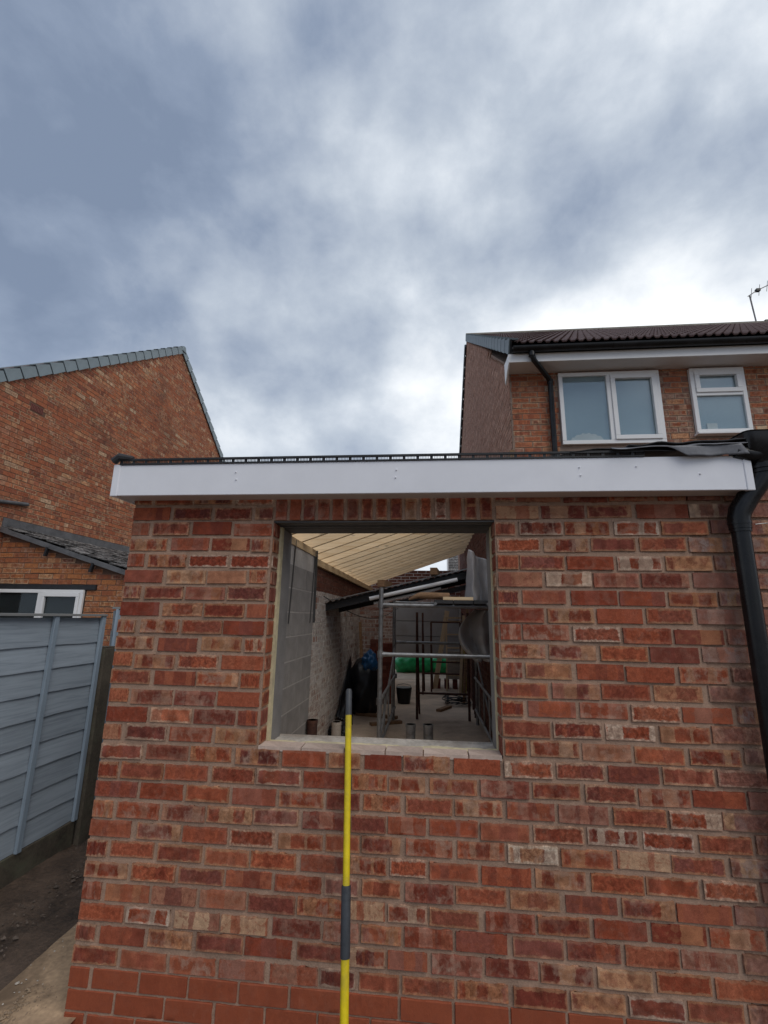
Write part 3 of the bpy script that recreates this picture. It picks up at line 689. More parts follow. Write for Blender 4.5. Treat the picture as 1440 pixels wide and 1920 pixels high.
# ------------------------------------------------------------------ old garage behind the extension
gar = thing('old_garage', 'old garage with whitewashed brick wall and low black sheet roof seen through the opening', 'garage', (1.3, 6, FZ))
gw = MB().box((.02, 2.94, GZ), (.22, 10.1, 1.955)).build('side_wall', M['mortar_white'], gar)
lay(gar, gw, (.22, 2.95, 0), (0, 1, 0), (1, 0, 0), rows_bricks(0, 7.1, FZ, 1.95, .21, .068, .012, .010), M['brick_white_obj'], M['brick_white'], 220, (1, 0, 1), .03, .003)
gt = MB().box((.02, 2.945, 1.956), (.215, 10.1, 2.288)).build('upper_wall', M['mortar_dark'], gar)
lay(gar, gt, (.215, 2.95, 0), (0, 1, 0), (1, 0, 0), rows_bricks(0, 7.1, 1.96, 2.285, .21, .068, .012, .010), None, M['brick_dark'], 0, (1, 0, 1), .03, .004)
pw = MB().box((.225, 7.02, GZ), (.64, 7.35, 2.0)).build('pier', M['mortar_white'], gar)
lay(gar, pw, (.225, 7.02, 0), (1, 0, 0), (0, -1, 0), rows_bricks(0, .41, FZ, 2.0, .21, .068, .012, .012), None, M['brick_flaky'], 0, (1, 0, 1), .03, .005)
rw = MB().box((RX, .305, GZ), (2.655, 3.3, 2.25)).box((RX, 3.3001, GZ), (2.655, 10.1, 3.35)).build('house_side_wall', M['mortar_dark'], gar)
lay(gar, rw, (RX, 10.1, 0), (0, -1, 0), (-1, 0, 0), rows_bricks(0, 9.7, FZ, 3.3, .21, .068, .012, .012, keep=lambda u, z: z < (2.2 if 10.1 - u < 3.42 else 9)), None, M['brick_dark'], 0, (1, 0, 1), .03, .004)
bw = MB(); bw.box((.225, 10.1, GZ), (.66, 10.3, 2.2)); bw.box((2.36, 10.1, GZ), (2.6, 10.3, 2.2)); bw.box((.66, 10.101, 2.0), (2.36, 10.299, 2.2)); bw.box((-.6, 10.102, 2.2005), (2.6, 10.298, 2.92))
bwo = bw.build('end_wall', M['mortar_white'], gar)
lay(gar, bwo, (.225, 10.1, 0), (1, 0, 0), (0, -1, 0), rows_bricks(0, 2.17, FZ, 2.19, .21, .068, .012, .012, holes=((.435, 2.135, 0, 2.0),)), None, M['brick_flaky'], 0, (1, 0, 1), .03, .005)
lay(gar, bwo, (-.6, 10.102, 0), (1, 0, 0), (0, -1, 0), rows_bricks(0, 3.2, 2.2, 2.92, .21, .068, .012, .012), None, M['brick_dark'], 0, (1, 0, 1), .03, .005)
OR = lambda x: 1.90 + .2386 * (x - .347)
NR = 14
for i in range(NR):      # black roof sheets side by side
    x0 = .20 + (RX - .2) * i / NR; x1 = .20 + (RX - .2) * (i + 1) / NR + .01
    mb = MB(); pts = 8; prof = [(x0 + (x1 - x0) * q / pts, OR(x0 + (x1 - x0) * q / pts) + .012 * math.cos(2 * math.pi * q / pts * 2)) for q in range(pts + 1)]
    mb.prism(prof + [(a, b - .008) for a, b in reversed(prof)], 3.88, 4.95); mb.build('roof_sheet', M['felt'], gar)
MB().prism([(.2, OR(.2) - .11), (RX, OR(RX) - .11), (RX, OR(RX) - .02), (.2, OR(.2) - .02)], 3.92, 3.965).build('roof_beam', M['black_matt'], gar)
MB().beam((.22, 3.87, OR(.22) + .012), (RX, 3.87, OR(RX) + .012), .012, .014).build('edge_trim', M['galv'], gar)
for yy in (4.85, 7.2): MB().prism([(.2, OR(.2) - .12), (RX, OR(RX) - .12), (RX, OR(RX) - .02), (.2, OR(.2) - .02)], yy, yy + .05).build('roof_beam', M['black_matt'], gar)
# half raised sectional door
dr = MB().box((.67, 10.03, .70), (2.355, 10.06, 2.0)).build('garage_door', M['door_panel'], gar)
for a, b in ((.70, 1.22), (1.235, 1.595), (1.61, 1.99)): MB().box((.675, 10.0, a), (2.35, 10.029, b)).build('door_panel', M['door_panel'], dr, bevel=.006)
# things on the old roof and hanging under it
for i, (x, lab) in enumerate(((.98, 'short timber block lying on the low end of the black garage roof'), (1.66, 'short timber block lying nearer the high end of the black garage roof'))):
    o = MB().beam((x, 3.70, OR(x) + .07), (x + .05, 4.35, OR(x) + .085), .09, .085).build('timber_block', M['timber_old']); tag(o, lab, 'timber', 'timber offcuts on the garage roof')
for (a, b, rr, lab) in (((.82, 3.835, 1.925), (1.97, 3.835, 2.185), .026, 'thick white plastic pipe slung under the black garage roof'), ((.86, 3.99, 1.872), (1.76, 3.99, 2.082), .017, 'thinner white plastic pipe slung below the thick one')):
    o = MB().tube([a, b], rr, 14).build('plastic_pipe', M['upvc_house'], smooth=True); tag(o, lab, 'pipe', 'white pipes under the garage roof')

# ------------------------------------------------------------------ scaffold tower
tw = thing('scaffold_tower', 'low grey tubular scaffold tower standing inside the extension', 'scaffold', (1.7, 4.1, FZ))
TX0, TX1, TY0, TY1 = 1.06, 2.30, 3.0, 5.3
for x, y, zt in ((TX0, TY0, 2.02), (TX1, TY0, 2.02), (TX0 - .02, TY1, 2.07), (TX1 + .02, TY1, 1.34)): MB().tube([(x, y, FZ), (x, y, zt)], .025, 14).build('post', M['galv'], tw, smooth=True)
def rail(a, b, r=.021):
    a, b = Vector(a), Vector(b); d = (b - a).normalized()
    MB().tube([a, a + d * .05, a + d * .10, b - d * .10, b - d * .05, b], [r * 1.25, r * 1.15, r, r, r * 1.15, r * 1.25], 12).build('rail', M['galv'], tw, smooth=True)
rail((TX0, TY0, 1.825), (TX1, TY0, 1.82), .023); rail((TX0, TY0, 1.29), (TX1, TY0, 1.29), .023)
rail((TX0, TY1, 1.925), (TX1, TY1, 1.92)); rail((TX0, TY1, 1.31), (TX1, TY1, 1.30))
for x in (TX0, TX1):
    rail((x, TY0, .80), (x, TY1, .80), .018); rail((x, TY0, .34), (x, TY1, .34), .018)
    for q in range(1, 4): MB().tube([(x, TY0 + .58 * q, .34), (x, TY0 + .58 * q, .80)], .012, 8).build('brace', M['galv'], tw, smooth=True)
for x, y, z in ((TX0, TY0, 1.825), (TX0, TY0, 1.29), (TX1, TY0, 1.29), (TX0 - .01, TY1, 1.31), (TX0, TY0, .80), (TX0, TY1, .80), (TX0, TY0, .34)): MB().tube([(x, y, z - .035), (x, y, z + .035)], .034, 12).build('coupler', M['galv'], tw, smooth=True)
for a, b in (((TX0, TY0, .36), (TX0, TY1, 1.25)), ((TX1, TY0, .36), (TX1, TY1, 1.25))): MB().tube([a, b], .014, 8).build('diagonal_brace', M['galv'], tw, smooth=True)
dk = thing('scaffold_board', 'dark boards laid across the top rails of the scaffold tower', 'scaffold board', (2.0, 4, 1.85))
for i in range(3): MB().box((1.66 + i * .215, 2.92, 1.849), (1.865 + i * .215, 5.4, 1.888)).build('board', M['felt'], dk)
for x in (1.67, 2.24): MB().tube([(x, 2.9, 1.846), (x, 2.955, 1.846)], .017, 10).build('board_hook', M['galv'], dk, smooth=True)
o = MB().tube([(1.36, 3.3, 1.90), (1.46, 3.3, 1.945), (1.50, 3.32, 1.952), (1.84, 3.4, 1.95)], [.012, .03, .04, .04], 12).build('rolled_sheet', M['timber_old'], smooth=True); tag(o, 'short brown roll of sheeting lying on the scaffold boards', 'roll')
o = MB().box((1.76, 3.1, 1.8885), (2.10, 3.2, 1.93)).build('timber_batten', M['pine']); tag(o, 'short pale timber batten lying on the scaffold boards', 'timber')
# ------------------------------------------------------------------ rusty trestles
def trestle(x0, x1, y, zt, bars, label, yy=.0):
    t = thing('steel_trestle', label, 'trestle', ((x0 + x1) / 2, y, FZ), 'rusty builders trestles')
    for x in (x0, x1):
        MB().tube([(x, y, FZ), (x, y, zt)], .021, 10).build('leg', M['rust'], t, smooth=True)
        MB().tube([(x + .03, y + .42, FZ), (x, y + .1, zt - .2)], .016, 8).build('leg', M['rust'], t, smooth=True)
    for z in bars: MB().tube([(x0, y, z), (x1, y, z)], .017, 8).build('crossbar', M['rust'], t, smooth=True)
trestle(1.40, 2.22, 5.55, 1.78, (.52,), 'rusty steel trestle frame standing nearest the scaffold tower')
trestle(1.46, 2.30, 8.0, 1.80, (.55, 1.17), 'tall rusty steel trestle frame beyond the first one')
trestle(1.64, 2.28, 8.4, 1.60, (1.60, .75), 'shorter rusty trestle frame close to the garage door')
# ------------------------------------------------------------------ brick stack
bs = thing('brick_stack', 'tall stack of dark red bricks on the floor behind the scaffold post', 'brick stack', (.70, 7.0, FZ))
M['brick_stack'] = brick_mat('dark_red_stack_brick', [(0, (.13, .035, .027)), (.5, (.165, .045, .033)), (1, (.11, .033, .028))], [(0, (.17, .05, .04)), (1, (.15, .045, .035))], 'object', pale_amt=.3, edge=.2, smear_amt=.1)
SB = MB().box((-.107, -.05, -.0325), (.107, .05, .0325)).mesh('brick')
for r in range(17):
    for i in range(2):
        for j in range(2):
            if r == 16 and i == 1: continue
            if r % 2 == 0: link('brick', SB, M['brick_stack'], bs, (.585 + i * .222 + rb.uniform(-.006, .006), 6.82 + j * .11, FZ + .0335 + r * .0672), (0, 0, rb.uniform(-.03, .03)))
            else: link('brick', SB, M['brick_stack'], bs, (.53 + i * .33 + rb.uniform(-.006, .006), 6.875 + (.0 if j else 0), FZ + .0335 + r * .0672), (0, 0, math.pi / 2)) if j == 0 else link('brick', SB, M['brick_stack'], bs, (.64 + i * .11, 6.875, FZ + .0335 + r * .0672), (0, 0, math.pi / 2))
# ------------------------------------------------------------------ bags and sheets
def crumple(name, mat, c, s, seed, amp=.22, freq=2.2, sub=4, flat=True, fn=None):
    bm = bmesh.new(); bmesh.ops.create_icosphere(bm, subdivisions=sub, radius=1)
    for v in bm.verts:
        n = v.co.normalized(); k = 1 + amp * noise.noise(n * freq + Vector((seed, 0, 0))) + amp * .6 * abs(noise.noise(n * freq * 2.6 + Vector((0, seed, 0)))) - amp * .25 * abs(noise.noise(n * freq * 5 + Vector((0, 0, seed))))
        p = Vector((n.x * s[0], n.y * s[1], n.z * s[2])) * k
        if fn: p = fn(p)
        w = p + Vector(c); w.z = max(w.z, FZ + .004 if flat else -9); v.co = w - Vector(c)
    me = bpy.data.meshes.new(name); bm.to_mesh(me); bm.free()
    for p in me.polygons: p.use_smooth = True
    me.materials.append(mat); o = bpy.data.objects.new(name, me); COL.objects.link(o); o.location = c; BASE[o.name] = Vector(c); return o
tag(crumple('rubble_bag', M['black_bag'], (.50, 5.9, .52), (.27, .36, .47), 3.1, .16, 2.2, 4, True, lambda p: Vector((p.x * (1 + .25 * abs(p.z)), p.y, p.z * 1.05))), 'big black plastic rubble bag heaped against the whitewashed wall', 'bag')
tag(crumple('plastic_bag', M['blue_tarp'], (.60, 5.75, .93), (.13, .13, .19), 8.4, .35, 2.6, flat=False), 'crumpled blue plastic bag on top of the black bag', 'bag')
bsn = solid(sheet(26, 20, lambda s, t: (.245 + .26 * s * (1 - t * .8) + .03 * nz_(s * 4, t * 4, 3), 4.75 + 1.25 * t - .05 * s + .04 * nz_(s * 5, t * 5, 7), FZ + .02 + (.14 + .75 * t) * (1 - s * .75 * (1 - t * .2)) + .02 * nz_(s * 9, t * 9, 1))).build('plastic_sheet', M['black_bag'], smooth=True), .003)
tag(bsn, 'black plastic sheet sloping down off the bag along the wall', 'plastic sheet')
tag(crumple('plastic_offcut', M['black_bag'], (.36, 4.45, FZ + .04), (.13, .22, .10), 5.5, .5, 2.8), 'small scrap of black plastic beside the pipe stub', 'plastic scrap')
for i, (x, y, sx, sd, lab) in enumerate(((.92, 12.0, .36, 1.0, 'green plastic sack lying outside the half raised door, beside the brick stack'), (1.45, 12.1, .34, 2.7, 'green plastic sack lying outside the half raised door, middle of three'), (2.0, 12.05, .38, 4.4, 'green plastic sack lying outside the half raised door, behind the block pile'))):
    tag(crumple('green_sack', M['green_bag'], (x, y, .36), (sx, .34, .27), sd, .22, 2.4), lab, 'sack', 'green sacks outside the garage door')
# polythene hanging on the right
pl = solid(sheet(24, 30, lambda s, t: (2.38 - s * (.12 + .30 * math.sin(math.pi * (t * .8 + .1))) + .02 * nz_(s * 4, t * 3, 5), 3.75 + .07 * math.sin(s * 11 + t * 2) + .05 * nz_(s * 3, t * 5, 8), 1.80 - .62 * t + .03 * nz_(s * 6, t * 2, 1))).build('polythene_sheet', M['polythene'], smooth=True), .002)
tag(pl, 'cloudy polythene sheet hanging below the scaffold boards', 'plastic sheet')
mb_ = solid(sheet(30, 20, lambda s, t: (2.06 + .30 * t + .05 * s * (1 - t) + .03 * nz_(s * 3, t * 4, 2), 3.72 + .09 * math.cos(t * 9 + s * 2), 1.90 + .66 * s - .16 * t * s + .02 * nz_(s * 4, t * 5, 6))).build('membrane_roll', M['membrane'], smooth=True), .004)
tag(mb_, 'loose roll of pale membrane standing on the scaffold boards', 'membrane roll')
# pipe stubs in the slab
for x, y, h, mt, lab in ((1.382, 3.4, .37, 'galv', 'grey pipe stub rising from the floor, the one next to the scaffold post'), (1.583, 3.4, .375, 'galv', 'grey pipe stub rising from the floor, farther from the scaffold post'), (.525, 3.38, .37, 'concrete', 'pale cement coated pipe stub by the yellow pole'), (.365, 2.85, .49, 'rust', 'brown pipe stub rising tight against the block wall')):
    t = thing('pipe_stub', lab, 'pipe', (x, y, FZ), 'pipe stubs in the floor')
    MB().tube([(x, y, FZ), (x, y, FZ + h), (x, y, FZ + h), (x, y, FZ + h - .05)], [.055, .055, .049, .049], 20).build('pipe', M[mt], t, smooth=True)
    MB().tube([(x, y, FZ + h - .03), (x, y, FZ + h)], [.058, .058], 20, cap=False).build('rim', M[mt], t, smooth=True)
# timber and blocks by the door
o = MB().beam((1.72, 8.9, FZ), (2.02, 8.95, 1.86), .11, .03, (0, 1, 0)).build('plank', M['pine_z']); tag(o, 'pale plank leaning upright between the rusty trestles', 'plank')
lad = thing('step_ladder', 'wooden step ladder top rising behind the scaffold rails', 'ladder', (2.1, 8.6, FZ))
for x in (1.98, 2.34): MB().beam((x, 8.62, FZ), (x * .98 + .05, 8.6, 1.72), .03, .07, (0, 1, 0)).build('stile', M['pine_z'], lad)
for q in range(5): MB().box((2.0, 8.56, .45 + q * .29), (2.34, 8.64, .48 + q * .29)).build('tread', M['pine_z'], lad)
MB().box((1.97, 8.5, 1.68), (2.40, 8.68, 1.72)).build('top_step', M['pine_z'], lad)
o = MB().beam((2.33, 8.2, FZ), (2.37, 8.45, 1.25), .09, .03, (0, 1, 0)).build('yellow_board', M['level_yellow']); tag(o, 'dull yellow board leaning by the block pile', 'board')
bp = thing('block_pile', 'small pile of tan blocks on a low layer of red bricks near the door', 'block pile', (2.05, 8.9, FZ))
for r in range(3):
    for i in range(4): link('brick', SB, M['brick_stack'], bp, (1.80 + i * .19, 9.0, FZ + .034 + r * .068), (0, 0, math.pi / 2 + rb.uniform(-.05, .05)))
BK2 = MB().box((-.17, -.07, -.05), (.17, .07, .05)).mesh('block')
for r in range(6): link('block', BK2, M['timber_old'] if False else M['concrete'], bp, (2.15 + rb.uniform(-.01, .01), 8.97, FZ + .26 + r * .102), (0, 0, rb.uniform(-.06, .06)))
cb = MB(); pts = []
for i in range(150):
    a = i * .32; rr = .22 + .05 * math.sin(i * .37); pts.append((2.10 + rr * math.cos(a), 7.0 + rr * 1.1 * math.sin(a), FZ + .015 + .0009 * i + .01 * math.sin(i * 1.1)))
cb.tube(pts, .0075, 6).build('cable_coil', M['black_plastic'], smooth=True); tag(bpy.data.objects['cable_coil'], 'loose coil of black cable on the concrete floor', 'cable')
for i, (x, y, tx, zt, lab) in enumerate(((2.36, 6.1, 2.40, 1.5, 'dark pole leaning in the corner, the tallest of three'), (2.37, 6.5, 2.40, 1.25, 'dark pole leaning in the corner, the middle one'), (2.34, 5.8, 2.40, 1.0, 'dark pole leaning in the corner, the shortest of three'))):
    o = MB().tube([(x, y, FZ), (tx - .01, y + .15, zt)], .022, 10).build('leaning_pole', M['rust'], smooth=True); tag(o, lab, 'pole', 'dark poles in the corner')
pts = []
for i in range(31):
    s = i / 30; pts.append((.26 + .75 * s, 3.6 + 3.2 * s, 1.94 - .28 * math.sin(math.pi * min(1, s * .9)) + .02 * s))
o = MB().tube(pts, .006, 6).build('hanging_cable', M['black_plastic'], smooth=True); tag(o, 'thin black cable sagging along the whitewashed wall', 'cable')
for i, (x, y, L, a, z, lab) in enumerate(((.95, 5.1, .5, .5, 0, 'short timber offcut on the floor beside the scaffold foot'), (.75, 5.6, .7, -.3, 0, 'long timber offcut on the floor before the brick stack'), (1.85, 6.4, .45, 1.1, 0, 'timber offcut on the floor by the cable coil'))):
    o = MB().beam((x - L / 2 * math.cos(a), y - L / 2 * math.sin(a), FZ + .021), (x + L / 2 * math.cos(a), y + L / 2 * math.sin(a), FZ + .021), .09, .04).build('timber_offcut', M['timber_old']); tag(o, lab, 'timber', 'timber offcuts on the floor')
bk = thing('bucket', 'black builders bucket on the floor beyond the first trestle', 'bucket', (1.12, 6.9, FZ))
MB().tube([(1.12, 6.9, FZ + .002), (1.12, 6.9, FZ + .28), (1.12, 6.9, FZ + .285), (1.12, 6.9, FZ + .26)], [.115, .15, .142, .14], 20).build('body', M['black_plastic'], bk, smooth=True)
MB().tube([(.98, 6.9, FZ + .26), (1.0, 6.84, FZ + .33), (1.12, 6.80, FZ + .36), (1.24, 6.84, FZ + .33), (1.26, 6.9, FZ + .26)], .005, 6).build('handle', M['galv'], bk, smooth=True)
for i, (x, y, zt, m_, lab) in enumerate(((2.30, 7.5, 1.75, 'pine_z', 'pale timber length leaning in the far corner'), (2.36, 7.2, 1.95, 'timber_old', 'brown timber length leaning in the far corner'), (.30, 6.6, 1.6, 'timber_old', 'brown batten leaning on the whitewashed wall by the pier'))):
    o = MB().beam((x - (.12 if x > 1 else -.12), y - .15, FZ), (x, y, zt), .05, .045, (0, 1, 0)).build('timber_length', M[m_]); tag(o, lab, 'timber', 'timber lengths leaning on the walls')
# ------------------------------------------------------------------ yellow pole
pb = Vector((1.293, -.305, GZ + .02)); pt = Vector((1.208, .052, 1.345)); dd = pt - pb; at = lambda z: pb + dd * ((z - pb.z) / dd.z)
yp = thing('yellow_pole', 'bright yellow telescopic pole with a dark grip leaning on the window sill', 'pole', pb)
MB().tube([at(pb.z), at(.40)], .0165, 20).build('lower_tube', M['yellow'], yp, smooth=True)
MB().tube([at(.385), at(.39), at(.60), at(.605)], [.0185, .0195, .0195, .0185], 20).build('grip', M['grip'], yp, smooth=True)
MB().tube([at(.59), at(1.235)], .0145, 20).build('upper_tube', M['yellow'], yp, smooth=True)
MB().tube([at(1.232), at(1.335), at(1.345)], [.0152, .0152, .011], 20).build('end_cap', M['tip'], yp, smooth=True)

# ------------------------------------------------------------------ left house
LX, LYF, LYR, LZE, LZR, LYB = -4.8, 3.43, 8.03, 5.12, 8.43, 12.6
def shear(mb):
    for v in mb.v:
        if v.x < LX - 1: v.y += .115 * (LX - v.x)
    return mb
lh = thing('gabled_house', 'orange brick gabled house beyond the fence with grey verge caps', 'house', (LX - 4, 8, GZ))
body = MB(); prof = [(LYF, GZ), (LYF, LZE), (LYR, LZR), (LYB, LZE), (LYB, GZ)]; body.prism(prof, LX - 8, LX, 'x'); shear(body); gwall = body.build('gable_wall', M['mortar_gable'], lh)
lim = lambda y: (LZE + (LZR - LZE) * (y - LYF) / (LYR - LYF)) if y < LYR else (LZR - (LZR - LZE) * (y - LYR) / (LYB - LYR))
AB = (.60, .845, 4.885, 4.985)
gb = rows_bricks(0, LYB - LYF, 2.3, 8.4, .213, .066, .012, .0115, holes=(AB,), keep=lambda u, z: z < lim(LYF + u) - .03 and 0.02 < u)
lay(lh, gwall, (LX, LYF, 0), (0, 1, 0), (1, 0, 0), gb, M['brick_gable'], M['brick_gable_isl'], 300, (LX, 3.6, 4.2), .02, .006)
ab = MB()
ab.box((LX - .02, LYF + AB[0], AB[2]), (LX + .001, LYF + AB[1], AB[3])); abo = ab.build('air_brick', M['dark_void'], lh)
lat = MB()
for i in range(9): yy = LYF + AB[0] + .0075 + i * .0287; lat.box((LX + .0015, yy - .006, AB[2]), (LX + .008, yy + .006, AB[3]))
for i in range(5): z = AB[2] + .004 + i * .0230; lat.box((LX + .0012, LYF + AB[0], z - .0045), (LX + .0075, LYF + AB[1], z + .0045))
lat.build('air_brick_grid', M['airbrick'], abo)
def roof_pt(y, off=0): return Vector((LX, y, lim(y) + off))
ang = math.atan2(LZR - LZE, LYR - LYF); nv = 17; sl_len = math.hypot(LZR - LZE, LYR - LYF) + .25
CAP = MB().prism([(-.185, -.10), (.185, -.09), (.185, .062), (-.185, .045)], -.03, .11, 'y').mesh('verge_cap')   # local x along slope, y out, z up
def cap_row(parent, X, y0, z0, ang, count, pitch, out, sgn=1, ridge=None):
    mb = MB(); hl = pitch / 2
    mb.prism([(-hl + .014, -.118), (hl - .012, -.105), (hl - .012, .046), (-hl + .014, .076)], -.016, .0, 'y')
    mb.prism([(-hl + .014, .058), (hl - .012, .030), (hl - .012, .0465), (-hl + .014, .0765)], .0005, .10, 'y')
    me = mb.mesh('verge_cap'); fl_ = -1 if out * sgn < 0 else 1
    if fl_ < 0:
        for v in me.vertices: v.co.y *= -1
        me.flip_normals()
    for i in range(count):
        s = (i + .5) * pitch; o = link('verge_cap', me, M['verge'], parent, (X + out * .03, y0 + sgn * s * math.cos(ang), z0 + s * math.sin(ang) + .045), None)
        o.rotation_euler = (0, -ang, math.pi / 2 * sgn)
    if True:
        e0 = Vector((X + out * .018, y0, z0 + .03)); e1 = Vector((X + out * .018, y0 + sgn * count * pitch * math.cos(ang), z0 + count * pitch * math.sin(ang) + .03))
        MB().beam(e0, e1, .010, .16, (0, -math.sin(ang) * sgn, math.cos(ang))).build('verge_strip', M['black_matt'], parent)
cap_row(lh, LX, LYF - .22, LZE - .16, ang, 19, sl_len / 19 * 1.0, 1)
cap_row(lh, LX, LYB + .22, LZE - .16, ang, 19, sl_len / 19, 1, -1)
shear(MB().prism([(LYR - .10, LZR - .06), (LYR + .10, LZR - .06), (LYR + .05, LZR + .10), (LYR - .05, LZR + .10)], LX - 8, LX + .07, 'x')).build('ridge', M['verge'], lh, bevel=.02)
rf = MB(); rf.prism([(LYF - .25, LZE - .14), (LYR, LZR + .04), (LYR, LZR + .1), (LYF - .25, LZE - .08)], LX - 8, LX - .045, 'x'); rf.prism([(LYB + .25, LZE - .14), (LYR + .001, LZR + .04), (LYR + .001, LZR + .1), (LYB + .25, LZE - .08)], LX - 8, LX - .045, 'x'); shear(rf).build('roof', M['tile'], lh)
shear(MB().tube([(LX + .04, LYF - .28, LZE - .22), (LX - 6, LYF - .28, LZE - .22)], .06, 12)).build('gutter', M['black_plastic'], lh, smooth=True)
MB().tube([(LX + .04, 3.2, 3.19), (LX + .04, 3.9, 3.30), (LX + .04, 4.28, 3.35)], .03, 12).build('waste_pipe', M['lead'], lh, smooth=True)
# ------------------------------------------------------------------ outhouse
oh = thing('brick_outhouse', 'low orange brick outhouse with mossy slate roof and white window', 'outhouse', (-3.5, 4.6, GZ))
OY, OX1 = 4.0, -2.2
oz = lambda x: 2.93 - .305 * (x + 4.8)
wo = MB(); wo.prism([(LX + .01, GZ), (OX1, GZ), (OX1, oz(OX1) - .07), (LX + .01, oz(LX) - .07)], OY, 7.6); owall = wo.build('front_wall', M['mortar_gable'], oh)
WIN = (-5.3, -3.31, .9, 2.005); LIN = (-5.3, -3.155, 2.0, 2.075)
obk = rows_bricks(0, OX1 - LX - .01, 1.15, 2.9, .215, .066, .012, .0115, holes=tuple((a - LX - .01, b - LX - .01, c, d) for a, b, c, d in (WIN, LIN)), keep=lambda u, z: z < oz(LX + u) - .12)
lay(oh, owall, (LX + .01, OY, 0), (1, 0, 0), (0, -1, 0), obk, M['brick_lean'], M['brick_gable_isl'], 300, (-3.5, 4, 2), .03, .006)
MB().box((LX + .02, OY - .03, 2.008), (-3.155, OY + .02, 2.076)).build('steel_lintel', M['black_matt'], oh)
wf = MB().box((LX + .02, OY - .012, .9), (-3.315, OY - .006, 2.006)).build('window', M['room'], oh)
fr = lambda a, b, c, d, y0=-.05, y1=-.0125: MB().box((a, OY + y0, c), (b, OY + y1, d)).build('window_frame', M['upvc_house'], wf, bevel=.004)
fr(LX + .02, -3.318, 1.955, 2.004); fr(-3.365, -3.318, .9, 1.9545); fr(-4.015, -3.95, .9, 1.9545); fr(-4.72, -4.65, .9, 1.9545)
for a, b in ((-3.945, -3.37),): fr(a, b, 1.905, 1.953, -.062, -.02); fr(a, a + .045, .9, 1.904, -.062, -.02); fr(b - .045, b, .9, 1.904, -.062, -.02)
for a, b in ((-3.895, -3.42), (-4.645, -4.02)): MB().box((a, OY - .03, .9), (b, OY - .022, 1.95)).build('pane', M['glass_dark'], wf)
rsl = math.atan(.305)
M_sl = [MB().obox((0, 0, 0), (.13 + .012 * v, 0, 0), (.006 * (v - 1), .099 - .008 * (v % 2), 0), (.0, 0, .005 + .002 * v)).mesh('slate') for v in range(4)]
MB().prism([(LX, oz(LX) - .05), (OX1 + .15, oz(OX1 + .15) - .05), (OX1 + .15, oz(OX1 + .15) - .012), (LX, oz(LX) - .012)], OY - .06, 7.6).build('roof_deck', M['felt'], oh)
rs = random.Random(9); i = 0; x = OX1 + .16
while x > LX + .1:
    y = OY - .07 + (.1 if i % 2 else 0)
    while y < 7.5:
        o = link('slate', M_sl[rs.randrange(4)], M['slate'], oh, (x - .10, y + .1, oz(x - .10) + .014 + rs.uniform(-.006, .014)), (rs.uniform(-.07, .07), rsl - .05 + rs.uniform(-.05, .05), rs.uniform(-.06, .06)))
        y += .2
    x -= .175; i += 1
MB().prism([(LX + .004, 2.91), (LX + .14, 2.885), (LX + .14, 2.895), (LX + .02, 2.94), (LX + .02, 3.07), (LX + .004, 3.07)], OY - .06, 7.6).build('flashing', M['lead'], oh)
MB().prism([(LX + .02, oz(LX + .02) - .075), (OX1 + .15, oz(OX1 + .15) - .075), (OX1 + .15, oz(OX1 + .15) - .005), (LX + .02, oz(LX + .02) - .005)], OY - .085, OY - .0605).build('verge_board', M['lead'], oh)
for x in (-4.0, -3.25): MB().beam((x, OY - .06, oz(x) - .2), (x + .04, OY - .075, oz(x) - .07), .03, .05, (0, 1, 0)).build('roof_bracket', M['black_matt'], oh)
# ------------------------------------------------------------------ fence
def fence_panel(y0, y1, zt, label, seed, X=-1.16):
    f = thing('timber_fence', label, 'fence', (X, (y0 + y1) / 2, .1), 'blue grey fence panels'); rg = random.Random(seed)
    zb = .155; n = 9; hgt = (zt - .03 - zb) / n
    for i in range(n):
        z0 = zb + i * hgt - .025; z1 = zb + (i + 1) * hgt + .006; mb = MB(); m = 24; pv = None
        for k in range(m + 1):
            y = y0 + (y1 - y0) * k / m; w = .008 * nz_(y * 2.3, i * 7.1, seed) + .004 * nz_(y * 9, i * 3.1, seed)
            q = len(mb.v); mb.v += [Vector((X + .016 + .003 * nz_(y * 3, i, 2), y, z0 + w)), Vector((X + .004, y, z1)), Vector((X - .004, y, z1)), Vector((X + .006, y, z0 + w))]
            if pv is not None:
                for e in range(4): mb.f.append((pv + e, q + e, q + (e + 1) % 4, pv + (e + 1) % 4)); mb.uv.append(None)
            pv = q
        mb.build('board', M['fence'], f, origin=Vector((X, (y0 + y1) / 2, (z0 + z1) / 2)))
    for y in (y0 + .02, y0 + (y1 - y0) * .36, y0 + (y1 - y0) * .71, y1 - .022): MB().box((X + .018, y - .02, zb - .03), (X + .042, y + .02, zt - .012)).build('batten', M['fence_z'], f, bevel=.002)
    MB().box((X - .02, y0, zt - .012), (X + .05, y1, zt + .006)).build('capping', M['fence_cap'], f, bevel=.002)
    g = MB().box((X - .025, y0 + .002, GZ - .1), (X + .025, y1 - .002, .125)).build('gravel_board', M['post'], f, bevel=.005)
fence_panel(-.37, 1.46, 1.672, 'blue grey overlap fence panel nearest the camera', 3)
fence_panel(1.60, 3.43, 1.735, 'blue grey overlap fence panel beyond the concrete post', 8)
fp = thing('fence_post', 'dark mossy concrete fence post between the two blue panels', 'fence post', (-1.16, 1.53, GZ))
MB().prism([(-1.225, 1.468), (-1.185, 1.468), (-1.185, 1.49), (-1.135, 1.49), (-1.135, 1.468), (-1.095, 1.468), (-1.095, 1.592), (-1.135, 1.592), (-1.135, 1.57), (-1.185, 1.57), (-1.185, 1.592), (-1.225, 1.592)], GZ - .2, 1.40, 'z').build('shaft', M['post'], fp, bevel=.006)
